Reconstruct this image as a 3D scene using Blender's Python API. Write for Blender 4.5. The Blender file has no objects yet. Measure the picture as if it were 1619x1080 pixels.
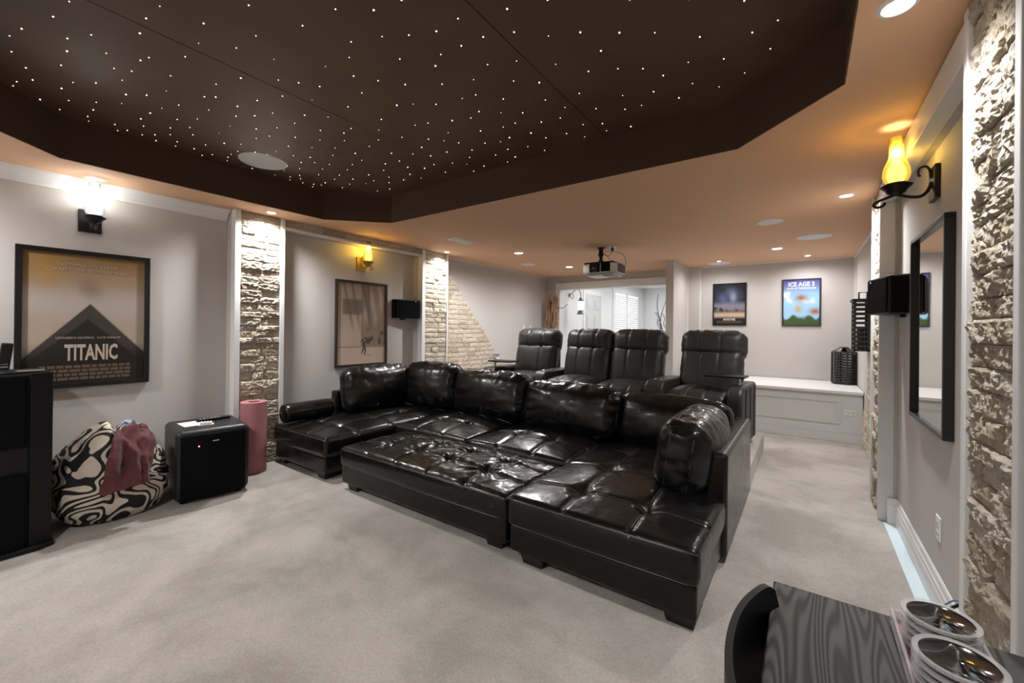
import bpy, bmesh, math, random
import numpy as np
from mathutils import Vector, Matrix, noise as mnoise

R = math.radians
random.seed(7)
scene = bpy.context.scene
COL = scene.collection

# ------------------------------------------------------------------ camera
def set_camera():
    f_px, yaw, pitch, roll = 655.0, R(35.31), R(0.118), R(0.617)
    cy, sy = math.cos(yaw), math.sin(yaw)
    fwd = Vector((-sy * math.cos(pitch), cy * math.cos(pitch), math.sin(pitch)))
    r0 = Vector((cy, sy, 0)); u0 = r0.cross(fwd)
    right = r0 * math.cos(roll) + u0 * math.sin(roll)
    up = -r0 * math.sin(roll) + u0 * math.cos(roll)
    cam = bpy.data.cameras.new('camera')
    cam.sensor_width = 36.0
    cam.lens = 36.0 * f_px / 1619.0
    cam.shift_y = -(540 - 518.45) / 1619.0
    cam.clip_start = 0.02
    o = bpy.data.objects.new('camera', cam); COL.objects.link(o)
    m = Matrix((right, up, -fwd)).transposed().to_4x4()
    m.translation = Vector((0, 0, 1.35))
    o.matrix_world = m
    scene.camera = o
set_camera()

# ------------------------------------------------------------------ world, exposure
world = bpy.data.worlds.new('world'); scene.world = world
world.use_nodes = True
world.node_tree.nodes['Background'].inputs[0].default_value = (0.9, 0.95, 1.0, 1)
world.node_tree.nodes['Background'].inputs[1].default_value = 0.3
scene.view_settings.view_transform = 'Standard'
scene.view_settings.look = 'None'
scene.view_settings.gamma = 1.0
scene.view_settings.exposure = 0.15
scene.view_settings.use_curve_mapping = False

DOWN_W = 105.0          # watts of one recessed ceiling lamp
DOWN_COL = (1.0, 0.99, 0.985)
SCONCE_W = 7.0
ROOM_W = 36.0          # unseen area lights added to brighten the room behind

# ------------------------------------------------------------------ materials
MATS = {}
def ramp(nt, src, stops):
    n = nt.nodes.new('ShaderNodeValToRGB')
    el = n.color_ramp.elements
    while len(el) < len(stops): el.new(0.5)
    for e, (p, c) in zip(el, stops):
        e.position = p; e.color = (*c, 1)
    nt.links.new(src, n.inputs[0])
    return n.outputs[0]

def mat(name, col=(0.5, 0.5, 0.5), rough=0.6, metal=0.0, bump=None, var=None, emit=None, trans=0.0, coat=0.0, spec=0.5, alpha=1.0, ior=1.45, sheen=0.0):
    """var=(scale, colour2, detail) mottles the colour; bump=(scale, strength, distance)"""
    if name in MATS: return MATS[name]
    m = bpy.data.materials.new(name); m.use_nodes = True
    nt = m.node_tree; b = nt.nodes['Principled BSDF']
    b.inputs['Base Color'].default_value = (*col, 1)
    b.inputs['Roughness'].default_value = rough
    b.inputs['Metallic'].default_value = metal
    b.inputs['Specular IOR Level'].default_value = spec
    b.inputs['Transmission Weight'].default_value = trans
    b.inputs['Coat Weight'].default_value = coat
    b.inputs['Alpha'].default_value = alpha
    b.inputs['IOR'].default_value = ior
    b.inputs['Sheen Weight'].default_value = sheen
    tc = nt.nodes.new('ShaderNodeTexCoord')
    if var:
        n = nt.nodes.new('ShaderNodeTexNoise'); n.inputs['Scale'].default_value = var[0]
        n.inputs['Detail'].default_value = var[2] if len(var) > 2 else 4
        nt.links.new(tc.outputs['Object'], n.inputs['Vector'])
        nt.links.new(ramp(nt, n.outputs[0], [(0.32, col), (0.68, var[1])]), b.inputs['Base Color'])
    if bump:
        n = nt.nodes.new('ShaderNodeTexNoise'); n.inputs['Scale'].default_value = bump[0]
        n.inputs['Detail'].default_value = 5
        nt.links.new(tc.outputs['Object'], n.inputs['Vector'])
        bm = nt.nodes.new('ShaderNodeBump'); bm.inputs['Strength'].default_value = bump[1]
        bm.inputs['Distance'].default_value = bump[2]
        nt.links.new(n.outputs[0], bm.inputs['Height'])
        nt.links.new(bm.outputs[0], b.inputs['Normal'])
    if emit:
        b.inputs['Emission Color'].default_value = (*emit[0], 1)
        b.inputs['Emission Strength'].default_value = emit[1]
    MATS[name] = m
    return m

WALL = mat('wall_paint', (0.56, 0.535, 0.515), 0.75, bump=(180, 0.12, 0.004))
BROWN = mat('brown_ceiling_paint', (0.74, 0.46, 0.295), 0.8, bump=(120, 0.1, 0.004))
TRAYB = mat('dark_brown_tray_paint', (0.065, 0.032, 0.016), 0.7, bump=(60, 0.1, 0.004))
PANELB = mat('star_panel_brown', (0.085, 0.050, 0.029), 0.55, var=(2.5, (0.105, 0.064, 0.037), 6))
WHITE = mat('white_trim_paint', (0.82, 0.82, 0.82), 0.4)
GREYTRIM = mat('grey_white_trim_paint', (0.70, 0.70, 0.71), 0.4)
BLACKM = mat('black_satin_metal', (0.018, 0.018, 0.02), 0.35, metal=0.3)
BLACKP = mat('black_vinyl', (0.007, 0.007, 0.008), 0.45, bump=(400, 0.1, 0.001), spec=0.3)
BLACKG = mat('black_grille_cloth', (0.005, 0.005, 0.0055), 0.85, spec=0.1)
BRONZE = mat('dark_bronze', (0.035, 0.024, 0.017), 0.35, metal=0.7)
CHROME = mat('chrome', (0.75, 0.75, 0.76), 0.15, metal=1.0)
WHITEP = mat('white_plastic', (0.8, 0.8, 0.79), 0.35)
GRILLE = mat('white_speaker_grille', (0.80, 0.80, 0.80), 0.7, bump=(900, 0.2, 0.001))
LAMP = mat('lamp_lens', (1, 1, 1), 0.5, emit=((1.0, 0.88, 0.74), 18))
STAR = mat('fibre_star', (1, 1, 1), 0.5, emit=((1.0, 0.72, 0.58), 7))

def leather(name, col, rough, b2):
    m = bpy.data.materials.new(name); m.use_nodes = True; nt = m.node_tree; b = nt.nodes['Principled BSDF']
    b.inputs['Base Color'].default_value = (*col, 1); b.inputs['Specular IOR Level'].default_value = 0.22 if rough < .35 else 0.36
    b.inputs['Coat Weight'].default_value = 0.3 if rough < .35 else 0.0; b.inputs['Coat Roughness'].default_value = 0.16
    tc = nt.nodes.new('ShaderNodeTexCoord')
    n = nt.nodes.new('ShaderNodeTexNoise'); n.inputs['Scale'].default_value = 6; n.inputs['Detail'].default_value = 4
    nt.links.new(tc.outputs['Object'], n.inputs['Vector'])
    mr = nt.nodes.new('ShaderNodeMapRange'); mr.inputs['To Min'].default_value = rough - 0.06; mr.inputs['To Max'].default_value = rough + 0.1
    nt.links.new(n.outputs[0], mr.inputs[0]); nt.links.new(mr.outputs[0], b.inputs['Roughness'])
    v = nt.nodes.new('ShaderNodeTexNoise'); v.inputs['Scale'].default_value = 11; v.inputs['Detail'].default_value = 5; v.inputs['Distortion'].default_value = 0.6
    nt.links.new(tc.outputs['Object'], v.inputs['Vector'])
    g = nt.nodes.new('ShaderNodeTexVoronoi'); g.inputs['Scale'].default_value = 350
    nt.links.new(tc.outputs['Object'], g.inputs['Vector'])
    b1 = nt.nodes.new('ShaderNodeBump'); b1.inputs['Strength'].default_value = b2; b1.inputs['Distance'].default_value = 0.03
    nt.links.new(v.outputs[0], b1.inputs['Height'])
    b3 = nt.nodes.new('ShaderNodeBump'); b3.inputs['Strength'].default_value = 0.12; b3.inputs['Distance'].default_value = 0.001
    nt.links.new(g.outputs['Distance'], b3.inputs['Height']); nt.links.new(b1.outputs[0], b3.inputs['Normal'])
    nt.links.new(b3.outputs[0], b.inputs['Normal'])
    return m
LEATHER = leather('black_leather', (0.0055, 0.0052, 0.005), 0.27, 0.16)
LEATHER2 = leather('charcoal_leather', (0.024, 0.024, 0.0235), 0.42, 0.08)
SEAM = mat('leather_seam', (0.035, 0.035, 0.034), 0.35)  # seams and piping, paler than the leather: their highlights are put into the colour
STITCH = mat('grey_stitching', (0.16, 0.16, 0.155), 0.5)

def carpet():
    m = bpy.data.materials.new('beige_carpet'); m.use_nodes = True; nt = m.node_tree; b = nt.nodes['Principled BSDF']
    b.inputs['Roughness'].default_value = 0.95; b.inputs['Specular IOR Level'].default_value = 0.1
    b.inputs['Sheen Weight'].default_value = 0.2
    tc = nt.nodes.new('ShaderNodeTexCoord')
    n = nt.nodes.new('ShaderNodeTexNoise'); n.inputs['Scale'].default_value = 1.6; n.inputs['Detail'].default_value = 7; n.inputs['Roughness'].default_value = 0.66; n.inputs['Distortion'].default_value = 0.25
    nt.links.new(tc.outputs['Object'], n.inputs['Vector'])
    c1 = ramp(nt, n.outputs[0], [(0.40, (0.39, 0.36, 0.325)), (0.60, (0.54, 0.505, 0.465))])
    f = nt.nodes.new('ShaderNodeTexNoise'); f.inputs['Scale'].default_value = 75; f.inputs['Detail'].default_value = 6; f.inputs['Roughness'].default_value = 0.7
    nt.links.new(tc.outputs['Object'], f.inputs['Vector'])
    mx = nt.nodes.new('ShaderNodeMix'); mx.data_type = 'RGBA'; mx.blend_type = 'MULTIPLY'; mx.inputs[0].default_value = 0.75
    nt.links.new(c1, mx.inputs[6]); nt.links.new(ramp(nt, f.outputs[0], [(0.3, (0.62, 0.62, 0.62)), (0.7, (1, 1, 1))]), mx.inputs[7])
    nt.links.new(mx.outputs[2], b.inputs['Base Color'])
    bp = nt.nodes.new('ShaderNodeBump'); bp.inputs['Strength'].default_value = 0.5; bp.inputs['Distance'].default_value = 0.01
    nt.links.new(f.outputs[0], bp.inputs['Height']); nt.links.new(bp.outputs[0], b.inputs['Normal'])
    return m
CARPET = carpet()

def stone_mat():
    m = bpy.data.materials.new('split_travertine'); m.use_nodes = True; nt = m.node_tree; b = nt.nodes['Principled BSDF']
    b.inputs['Roughness'].default_value = 0.85; b.inputs['Specular IOR Level'].default_value = 0.25
    tc = nt.nodes.new('ShaderNodeTexCoord'); oi = nt.nodes.new('ShaderNodeObjectInfo'); ge = nt.nodes.new('ShaderNodeNewGeometry')
    n = nt.nodes.new('ShaderNodeTexNoise'); n.inputs['Scale'].default_value = 38; n.inputs['Detail'].default_value = 10; n.inputs['Roughness'].default_value = 0.74
    nt.links.new(ge.outputs['Position'], n.inputs['Vector'])
    c = ramp(nt, n.outputs[0], [(0.28, (0.40, 0.32, 0.23)), (0.5, (0.70, 0.63, 0.53)), (0.75, (0.86, 0.81, 0.73))])
    mx = nt.nodes.new('ShaderNodeMix'); mx.data_type = 'RGBA'; mx.blend_type = 'MULTIPLY'; mx.inputs[0].default_value = 1.0
    nt.links.new(c, mx.inputs[6])
    nt.links.new(ramp(nt, oi.outputs['Random'], [(0.0, (0.72, 0.66, 0.58)), (0.3, (1, 0.97, 0.92)), (0.8, (1, 1, 1)), (1.0, (0.86, 0.8, 0.7))]), mx.inputs[7])
    nt.links.new(mx.outputs[2], b.inputs['Base Color'])
    bp = nt.nodes.new('ShaderNodeBump'); bp.inputs['Strength'].default_value = 0.9; bp.inputs['Distance'].default_value = 0.03
    nt.links.new(n.outputs[0], bp.inputs['Height']); nt.links.new(bp.outputs[0], b.inputs['Normal'])
    return m
STONE = stone_mat()
MORTAR = mat('stone_backing', (0.30, 0.25, 0.19), 0.9)

# ------------------------------------------------------------------ mesh helpers
def thing(name, label, cat, loc=(0, 0, 0), rotz=0.0, group=None, kind=None):
    o = bpy.data.objects.new(name, None); COL.objects.link(o)
    o.empty_display_size = 0.1
    o.location = loc; o.rotation_euler = (0, 0, rotz)
    tag(o, label, cat, group, kind)
    return o
def tag(o, label=None, cat=None, group=None, kind=None):
    if label: o['label'] = label
    if cat: o['category'] = cat
    if group: o['group'] = group
    if kind: o['kind'] = kind
    return o
def link(name, me, m, parent=None, smooth=False, loc=None, rot=None):
    o = bpy.data.objects.new(name, me); COL.objects.link(o)
    if m is not None and not me.materials: me.materials.append(m)
    if smooth: me.polygons.foreach_set('use_smooth', [True] * len(me.polygons))
    if parent: o.parent = parent
    if loc: o.location = loc
    if rot: o.rotation_euler = rot
    return o

class MB:
    def __init__(s): s.v = []; s.f = []
    def add(s, vs, fs):
        k = len(s.v); s.v += [tuple(v) for v in vs]; s.f += [tuple(i + k for i in f) for f in fs]; return s
    def box(s, x0, x1, y0, y1, z0, z1):
        return s.add([(x0, y0, z0), (x1, y0, z0), (x1, y1, z0), (x0, y1, z0), (x0, y0, z1), (x1, y0, z1), (x1, y1, z1), (x0, y1, z1)],
                     [(0, 3, 2, 1), (4, 5, 6, 7), (0, 1, 5, 4), (1, 2, 6, 5), (2, 3, 7, 6), (3, 0, 4, 7)])
    def prism(s, poly, z0, z1, axis='z'):
        n = len(poly)
        P = {'z': lambda a, b, c: (a, b, c), 'x': lambda a, b, c: (c, a, b), 'y': lambda a, b, c: (a, c, b)}[axis]
        vs = [P(a, b, z0) for a, b in poly] + [P(a, b, z1) for a, b in poly]
        fs = [tuple(range(n - 1, -1, -1)), tuple(range(n, 2 * n))] + [(i, (i + 1) % n, n + (i + 1) % n, n + i) for i in range(n)]
        return s.add(vs, fs)
    def lathe(s, prof, seg=24, c=(0, 0, 0), axis='z', caps=True):
        vs = []; fs = []; n = len(prof)
        for i in range(seg):
            a = 2 * math.pi * i / seg
            for r, z in prof:
                p = (r * math.cos(a), r * math.sin(a), z)
                if axis == 'y': p = (p[0], p[2], p[1])
                if axis == 'x': p = (p[2], p[0], p[1])
                vs.append((c[0] + p[0], c[1] + p[1], c[2] + p[2]))
        for i in range(seg):
            j = (i + 1) % seg
            for k in range(n - 1): fs.append((i * n + k, j * n + k, j * n + k + 1, i * n + k + 1))
        if caps and prof[0][0] > 1e-6: fs.append(tuple(i * n for i in range(seg - 1, -1, -1)))
        if caps and prof[-1][0] > 1e-6: fs.append(tuple(i * n + n - 1 for i in range(seg)))
        return s.add(vs, fs)
    def tube(s, pts, r, seg=8, closed=False):
        pts = [Vector(p) for p in pts]; n = len(pts); vs = []; fs = []
        rr = r if isinstance(r, (list, tuple)) else [r] * n
        up = None
        for i, p in enumerate(pts):
            a = pts[(i - 1) % n] if (closed or i > 0) else p
            b = pts[(i + 1) % n] if (closed or i < n - 1) else p
            t = (b - a).normalized() if (b - a).length > 1e-9 else Vector((0, 0, 1))
            if up is None:
                up = Vector((0, 0, 1)) if abs(t.z) < 0.9 else Vector((1, 0, 0))
            u = t.cross(up)
            if u.length < 1e-6: u = t.cross(Vector((1, 0.3, 0)))
            u.normalize(); w = u.cross(t).normalized(); up = w
            for k in range(seg):
                a2 = 2 * math.pi * k / seg
                vs.append(p + (u * math.cos(a2) + w * math.sin(a2)) * rr[i])
        m = n if closed else n - 1
        for i in range(m):
            j = (i + 1) % n
            for k in range(seg):
                l = (k + 1) % seg
                fs.append((i * seg + k, i * seg + l, j * seg + l, j * seg + k))
        if not closed:
            fs.append(tuple(range(seg - 1, -1, -1))); fs.append(tuple((n - 1) * seg + k for k in range(seg)))
        return s.add(vs, fs)
    def mesh(s, name):
        me = bpy.data.meshes.new(name); me.from_pydata(s.v, [], s.f); me.validate()
        bm = bmesh.new(); bm.from_mesh(me); bmesh.ops.recalc_face_normals(bm, faces=bm.faces); bm.to_mesh(me); bm.free()
        return me
    def build(s, name, m, parent=None, smooth=False, bevel=0.0, seg=2, loc=None, rot=None, world=False):
        if world and parent is not None:
            L = parent.location; s.v = [(a - L[0], b - L[1], c - L[2]) for a, b, c in s.v]
        o = link(name, s.mesh(name), m, parent, smooth, loc, rot)
        if bevel:
            md = o.modifiers.new('bevel', 'BEVEL'); md.width = bevel; md.segments = seg; md.limit_method = 'ANGLE'; md.angle_limit = R(40)
        if smooth:
            try: o.data.set_sharp_from_angle(angle=R(50))
            except Exception: pass
        return o
def box(name, m, b, parent=None, bevel=0.0, **k): return MB().box(*b).build(name, m, parent, bevel=bevel, **k)

def spread(n):
    t = np.linspace(-1, 1, n + 1)
    return 0.45 * t + 0.55 * np.sin(np.pi / 2 * t)

class Pad:
    """rounded, puffed and wrinkled cushion; local box centred on origin"""
    def __init__(s, size, r, n, puff=(0, 0, 0), disp=None, wr=(0, 6), seed=0, sag=0.0):
        s.h = np.array(size) / 2; s.r = r; s.puff = puff; s.disp = disp; s.wr = wr; s.off = Vector((seed * 7.3, seed * 3.1, seed * 1.7)); s.n = n; s.sag = sag
    def pt(s, c):
        c = np.asarray(c, float); q = c * s.h; r = min(s.r, *(s.h * 0.98))
        inn = np.clip(q, -(s.h - r), s.h - r); d = q - inn
        L = np.linalg.norm(d, axis=-1, keepdims=True); L[L < 1e-9] = 1
        p = inn + d / L * r
        p = np.where(np.linalg.norm(d, axis=-1, keepdims=True) < 1e-9, q, p)
        u = p / s.h
        f = 1 - np.clip(np.abs(u), 0, 1) ** 2.5
        for a in range(3):
            b, g = [k for k in range(3) if k != a]
            p[..., a] += s.puff[a] * u[..., a] * f[..., b] * f[..., g]
        return p
    def mesh(s, name):
        V = []; F = []; idx = {}
        sp = [spread(k) for k in s.n]
        C = []
        def vid(i, j, k):
            key = (i, j, k)
            if key not in idx:
                idx[key] = len(C); C.append((sp[0][i], sp[1][j], sp[2][k]))
            return idx[key]
        nx, ny, nz = s.n
        for k in (0, nz):
            for i in range(nx):
                for j in range(ny):
                    q = [vid(i, j, k), vid(i + 1, j, k), vid(i + 1, j + 1, k), vid(i, j + 1, k)]
                    F.append(q if k else q[::-1])
        for j in (0, ny):
            for i in range(nx):
                for k in range(nz):
                    q = [vid(i, j, k), vid(i + 1, j, k), vid(i + 1, j, k + 1), vid(i, j, k + 1)]
                    F.append(q[::-1] if j else q)
        for i in (0, nx):
            for j in range(ny):
                for k in range(nz):
                    q = [vid(i, j, k), vid(i, j + 1, k), vid(i, j + 1, k + 1), vid(i, j, k + 1)]
                    F.append(q if i else q[::-1])
        C = np.array(C); P = s.pt(C)
        if s.disp is not None: P = s.disp(P, C)
        if s.wr[0]:
            a, fr = s.wr
            for i in range(len(P)):
                p = Vector(P[i]); c = C[i]
                # gathers run across the nearest edge
                e = max(abs(c[0]), abs(c[2])) if s.h[1] <= s.h[2] else max(abs(c[0]), abs(c[1]))
                k = 0.35 + 0.9 * e ** 4
                if abs(c[0]) > abs(c[2]): st = Vector((p.x * fr * 0.35, p.y * fr, p.z * fr * 1.6))
                else: st = Vector((p.x * fr * 1.6, p.y * fr, p.z * fr * 0.35))
                w = mnoise.noise(st + s.off); w2 = mnoise.noise(st * 2.1 + s.off)
                d = (1 - abs(w) * 2) * 0.6 + w2 * 0.5
                nr = Vector(C[i] ** 3 / s.h); nr.normalize()
                P[i] += np.array(nr) * d * a * k
        me = bpy.data.meshes.new(name); me.from_pydata([tuple(p) for p in P], [], F)
        me.polygons.foreach_set('use_smooth', [True] * len(F))
        return me
    def loop(s, plane, val, n=60, lift=1.0):
        """closed path on the pad's skin: plane axis fixed at val"""
        a = plane; b, g = [k for k in range(3) if k != a]
        pts = []
        for i in range(n):
            t = 4 * i / n; e = t % 1 * 2 - 1; k = int(t)
            c = [0, 0, 0]; c[a] = val
            c[b], c[g] = [(e, -1), (1, e), (-e, 1), (-1, -e)][k]
            pts.append(c)
        return s.pt(np.array(pts)) * lift

def pad(name, m, parent, size, loc, r=0.05, n=(24, 10, 20), rot=(0, 0, 0), **k):
    P = Pad(size, r, n, **k)
    o = link(name, P.mesh(name), m, parent, True, loc, rot)
    return o, P

def text_mesh(body, size, m, parent, loc, name='lettering', sx=1.0, bold=0.0):
    cu = bpy.data.curves.new('t', 'FONT'); cu.body = body; cu.size = size; cu.align_x = 'CENTER'; cu.align_y = 'CENTER'
    cu.offset = bold; cu.extrude = 0.0004; cu.resolution_u = 2
    t = bpy.data.objects.new('t', cu); COL.objects.link(t)
    dg = bpy.context.evaluated_depsgraph_get()
    me = bpy.data.meshes.new_from_object(t.evaluated_get(dg))
    bpy.data.objects.remove(t); bpy.data.curves.remove(cu)
    me.materials.clear()
    me.transform(Matrix.Rotation(R(90), 4, 'X') @ Matrix.Diagonal((sx, 1, 1, 1)))
    return link(name, me, m, parent, False, loc)
# ------------------------------------------------------------------ the room
CZ, TZ = 2.44, 2.72
XL, XR, XRF = -4.52, 0.54, 0.58          # left wall, right wall (recess), right wall (far)
YB, YN = 7.67, -1.6
def struct(name, mb, m, label=None, **k):
    o = mb.build(name, m, **k); o['kind'] = 'structure'
    if label: o['label'] = label
    return o

struct('floor', MB().box(-4.72, 0.8, YN - 0.15, 13.6, -0.12, 0.0), CARPET, 'beige cut pile carpet over the whole floor')
struct('wall_left', MB().box(-4.72, XL, YN, YB + 0.15, 0, CZ), WALL, 'light grey wall on the left')
struct('wall_right', MB().box(XRF, 0.75, 3.98, YB + 0.15, 0, CZ).box(XR, 0.75, YN, 3.98, 0, CZ), WALL, 'light grey wall on the right')
struct('wall_front', MB().box(-4.72, 0.75, YN - 0.15, YN, 0, TZ), WALL, 'light grey wall behind the camera')
struct('wall_back', MB().box(XL, -4.22, YB, YB + 0.15, 0, CZ).box(-4.22, -1.78, YB, YB + 0.15, 2.19, CZ).box(-1.78, XRF, YB, YB + 0.15, 0, CZ), WALL, 'light grey back wall with a wide opening')
struct('wall_partition', MB().box(-1.78, -1.665, 6.65, YB, 0, CZ).box(-1.665, -1.485, 7.60, YB, 0, CZ), WALL, 'grey partition wall end beside the opening')

# ceiling: brown soffit round an eight-sided tray
tx0, tx1, ty0, ty1, tc = -4.015, 0.135, 0.02, 2.80, 0.475
mb = MB()
mb.box(-4.72, tx0, YN - .15, YB + .15, CZ, TZ).box(tx1, 0.75, YN - .15, YB + .15, CZ, TZ)
mb.box(tx0, tx1, ty1, YB + .15, CZ, TZ).box(tx0, tx1, YN - .15, ty0, CZ, TZ)
for (cx, cy, sx, sy) in ((tx0, ty1, 1, -1), (tx1, ty1, -1, -1), (tx0, ty0, 1, 1), (tx1, ty0, -1, 1)):
    mb.prism([(cx, cy), (cx + sx * tc, cy), (cx, cy + sy * tc)], CZ, TZ)
struct('ceiling', mb, BROWN, 'smooth brown ceiling around the star tray')
# dark lining of the tray's sides
oc = [(tx0 + tc, ty0), (tx1 - tc, ty0), (tx1, ty0 + tc), (tx1, ty1 - tc), (tx1 - tc, ty1), (tx0 + tc, ty1), (tx0, ty1 - tc), (tx0, ty0 + tc)]
cxm, cym = (tx0 + tx1) / 2, (ty0 + ty1) / 2
inn = []
n8 = len(oc)
for i in range(n8):
    a, b, c = Vector(oc[i - 1]), Vector(oc[i]), Vector(oc[(i + 1) % n8])
    d1 = (b - a).normalized(); d2 = (c - b).normalized(); n1 = Vector((-d1.y, d1.x)); n2 = Vector((-d2.y, d2.x))
    bis = (n1 + n2).normalized(); inn.append(b + bis * (0.006 / bis.dot(n1)))
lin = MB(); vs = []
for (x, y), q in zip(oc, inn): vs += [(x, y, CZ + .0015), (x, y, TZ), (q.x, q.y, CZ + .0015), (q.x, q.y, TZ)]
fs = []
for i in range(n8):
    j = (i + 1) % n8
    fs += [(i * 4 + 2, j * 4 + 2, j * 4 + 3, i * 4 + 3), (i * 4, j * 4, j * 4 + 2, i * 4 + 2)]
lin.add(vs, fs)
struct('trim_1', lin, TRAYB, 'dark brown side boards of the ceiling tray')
tray = thing('star_ceiling', 'dark brown star panels set high in the ceiling tray', 'star ceiling', (-1.94, 1.4, TZ), kind='structure')
seams = [tx0 - .1, -2.49, -1.17, tx1 + .1]
for i in range(3):
    MB().box(seams[i] + (.003 if i else 0), seams[i + 1] - (.003 if i < 2 else 0), ty0 - .1, ty1 + .1, TZ, TZ + .02).build('star_panel', PANELB, tray, world=True)
MB().box(tx0 - .2, tx1 + .2, ty0 - .2, ty1 + .2, TZ + .022, TZ + .05).build('backing', BLACKG, tray, world=True)
STARS = "-2563,338;-2748,314;-2983,243;-3105,216;-3277,235;-2900,378;-2769,438;-2563,567;-2415,555;-2275,567;-2238,714;-2415,751;-2592,750;-2757,646;-2822,628;-2981,628;-2893,512;-3036,395;-3227,399;-3417,295;-3555,332;-3657,283;-3738,276;-3826,388;-3900,479;-3698,491;-3540,441;-3399,467;-3297,543;-3581,592;-3724,603;-3468,686;-3310,673;-3137,621;-3028,567;-3217,746;-3064,798;-3193,894;-3328,846;-2856,762;-2740,937;-2948,949;-2895,989;-3104,1023;-3469,823;-1951,783;-1664,1007;-1532,1104;-1389,1136;-1879,977;-2127,886;-2300,870;-2238,1018;-2073,1201;-1903,1229;-1791,1166;-1638,1228;-1526,1293;-1401,1348;-1500,1476;-1588,1524;-1699,1383;-1676,1661;-1851,1546;-1947,1437;-2022,1334;-2128,1459;-2271,1283;-2334,1196;-2403,1118;-2550,1211;-2442,1333;-2334,1503;-2065,1662;-1972,1710;-1856,1790;-2728,1148;-2902,1108;-2558,992;-2805,1273;-1053,1425;-1265,1347;-1246,1499;-1372,1486;-1108,1556;-990,1667;-857,1729;-710,1833;-605,1674;-830,1902;-950,2017;-813,2083;-705,2157;-1064,1867;-1216,1731;-1356,1670;-1217,1955;-1327,1864;-1502,1729;-1589,1850;-1680,1833;-1481,1975;-1279,2126;-1222,2265;-1081,2176;-1069,2385;-924,2493;-882,2339;-825,2506;-722,2400;-1693,2004;-1586,2093;-1473,2172;-885,1480;-217,1947;-109,2153;-209,2175;-149,2350;-412,2071;-576,1925;-498,2235;-346,2307;-273,2495;-406,2558;-521,2440;-634,2276;-618,2547;-403,1812;-1307,2361;-1375,2575;-1527,2550;-1437,2338;-1587,2252;-1788,2036;-1912,1992;-2055,2101;-2070,1925;-2164,1896;-2290,1718;-2428,1802;-2557,1896;-2381,1966;-2707,1925;-2667,2100;-2736,2235;-2881,2208;-3013,2291;-3213,2284;-3302,2400;-3432,2408;-3518,2603;-3366,2633;-3224,2514;-3108,2421;-2892,2482;-2782,2362;-2678,2457;-2883,2605;-3052,2544;-2551,2446;-2592,2622;-2445,2307;-2537,2203;-2386,2158;-2244,2093;-2168,2174;-2100,2259;-2287,2327;-2400,2509;-2319,2594;-2207,2502;-2101,2410;-1943,2373;-1849,2208;-1686,2252;-1834,2418;-1741,2401;-1576,2429;-1864,2551;-1712,2597;-1642,2724;-1897,2697;-2007,2744;-2007,2584;-2222,2703;-2369,2743;-2906,1940;-2983,2052;-1223,2524;-1111,2583;-1127,2690;-969,2726;-1291,2691;-3302,1025;-3425,952;-3617,811;-3734,852;-3914,886;-3836,938;-3949,973;-3609,966;-3738,1000;-3839,1069;-3943,1088;-3490,1041;-3604,1093;-3880,1187;-3723,1210;-3974,1269;-3889,1310;-3419,1191;-3231,1190;-3047,1155;-2938,1223;-3124,1310;-3283,1378;-3164,1415;-2985,1384;-3485,1356;-3571,1278;-3647,1399;-3752,1392;-3840,1402;-3926,1429;-3546,1482;-3514,1558;-3544,1661;-3618,1766;-3750,1803;-3388,1567;-3219,1578;-3025,1530;-2819,1421;-2658,1403;-2556,1503;-2773,1576;-2919,1655;-3090,1691;-3361,1686;-3280,1780;-3446,1795;-3593,1858;-3750,1940;-3830,1992;-3922,2060;-3861,1911;-3945,1951;-3932,1810;-3935,1622;-2950,1794;-3090,1862;-3355,1860;-3288,1950;-3436,1974;-3588,2027;-3738,2178;-3829,2191;-3872,2140;-3950,2173;-2671,1691;-2776,1762;-3443,2140;-3267,2106;-3576,2331;-3575,2175;-3727,2350;-3125,2060;-3427,2268;-2569,1680;-3868,732;-3974,767;-3913,805;-3871,601;-3955,619"
sme = MB().lathe([(0.0026, 0.0), (0.0022, -0.0016), (0.0, -0.0026)], 8).mesh('star_light')
sme.materials.append(STAR)
random.seed(3)
for s in STARS.split(';'):
    x, y = [int(k) / 1000 for k in s.split(',')]
    o = link('star_light', sme, None, tray, loc=(x + 1.94, y - 1.4, 0)); k = random.choice((.7, .85, 1, 1, 1.15, 1.35)); o.scale = (k, k, k)

# trims, mouldings
def crown(name, y0, y1, label):
    pr = [(XL, 2.345), (XL + .012, 2.345), (XL + .014, 2.362), (XL + .03, 2.375), (XL + .05, 2.405), (XL + .075, 2.422), (XL + .088, 2.44), (XL, 2.44)]
    m = MB(); n = len(pr)
    m.add([(a, y0, b) for a, b in pr] + [(a, y1, b) for a, b in pr], [tuple(range(n - 1, -1, -1)), tuple(range(n, 2 * n))] + [(i, (i + 1) % n, n + (i + 1) % n, n + i) for i in range(n)])
    return struct(name, m, WHITE, label)
crown('trim_2', YN, 1.645, 'white crown moulding above the ship film poster')
def baseprof(x, s, y0, y1, name, label):
    pr = [(x, 0), (x + s * .016, 0), (x + s * .016, .10), (x + s * .013, .108), (x + s * .013, .132), (x + s * .009, .14), (x + s * .007, .165), (x + s * .002, .175), (x, .175)]
    m = MB(); n = len(pr)
    m.add([(a, y0, b) for a, b in pr] + [(a, y1, b) for a, b in pr], [tuple(range(n - 1, -1, -1)), tuple(range(n, 2 * n))] + [(i, (i + 1) % n, n + (i + 1) % n, n + i) for i in range(n)])
    return struct(name, m, WHITE, label)
baseprof(XR, -1, 2.03, 3.96, 'baseboard_right', 'white moulded baseboard along the right wall')
baseprof(XL, 1, YN, 1.64, 'baseboard_left', 'white moulded baseboard along the left wall')
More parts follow.
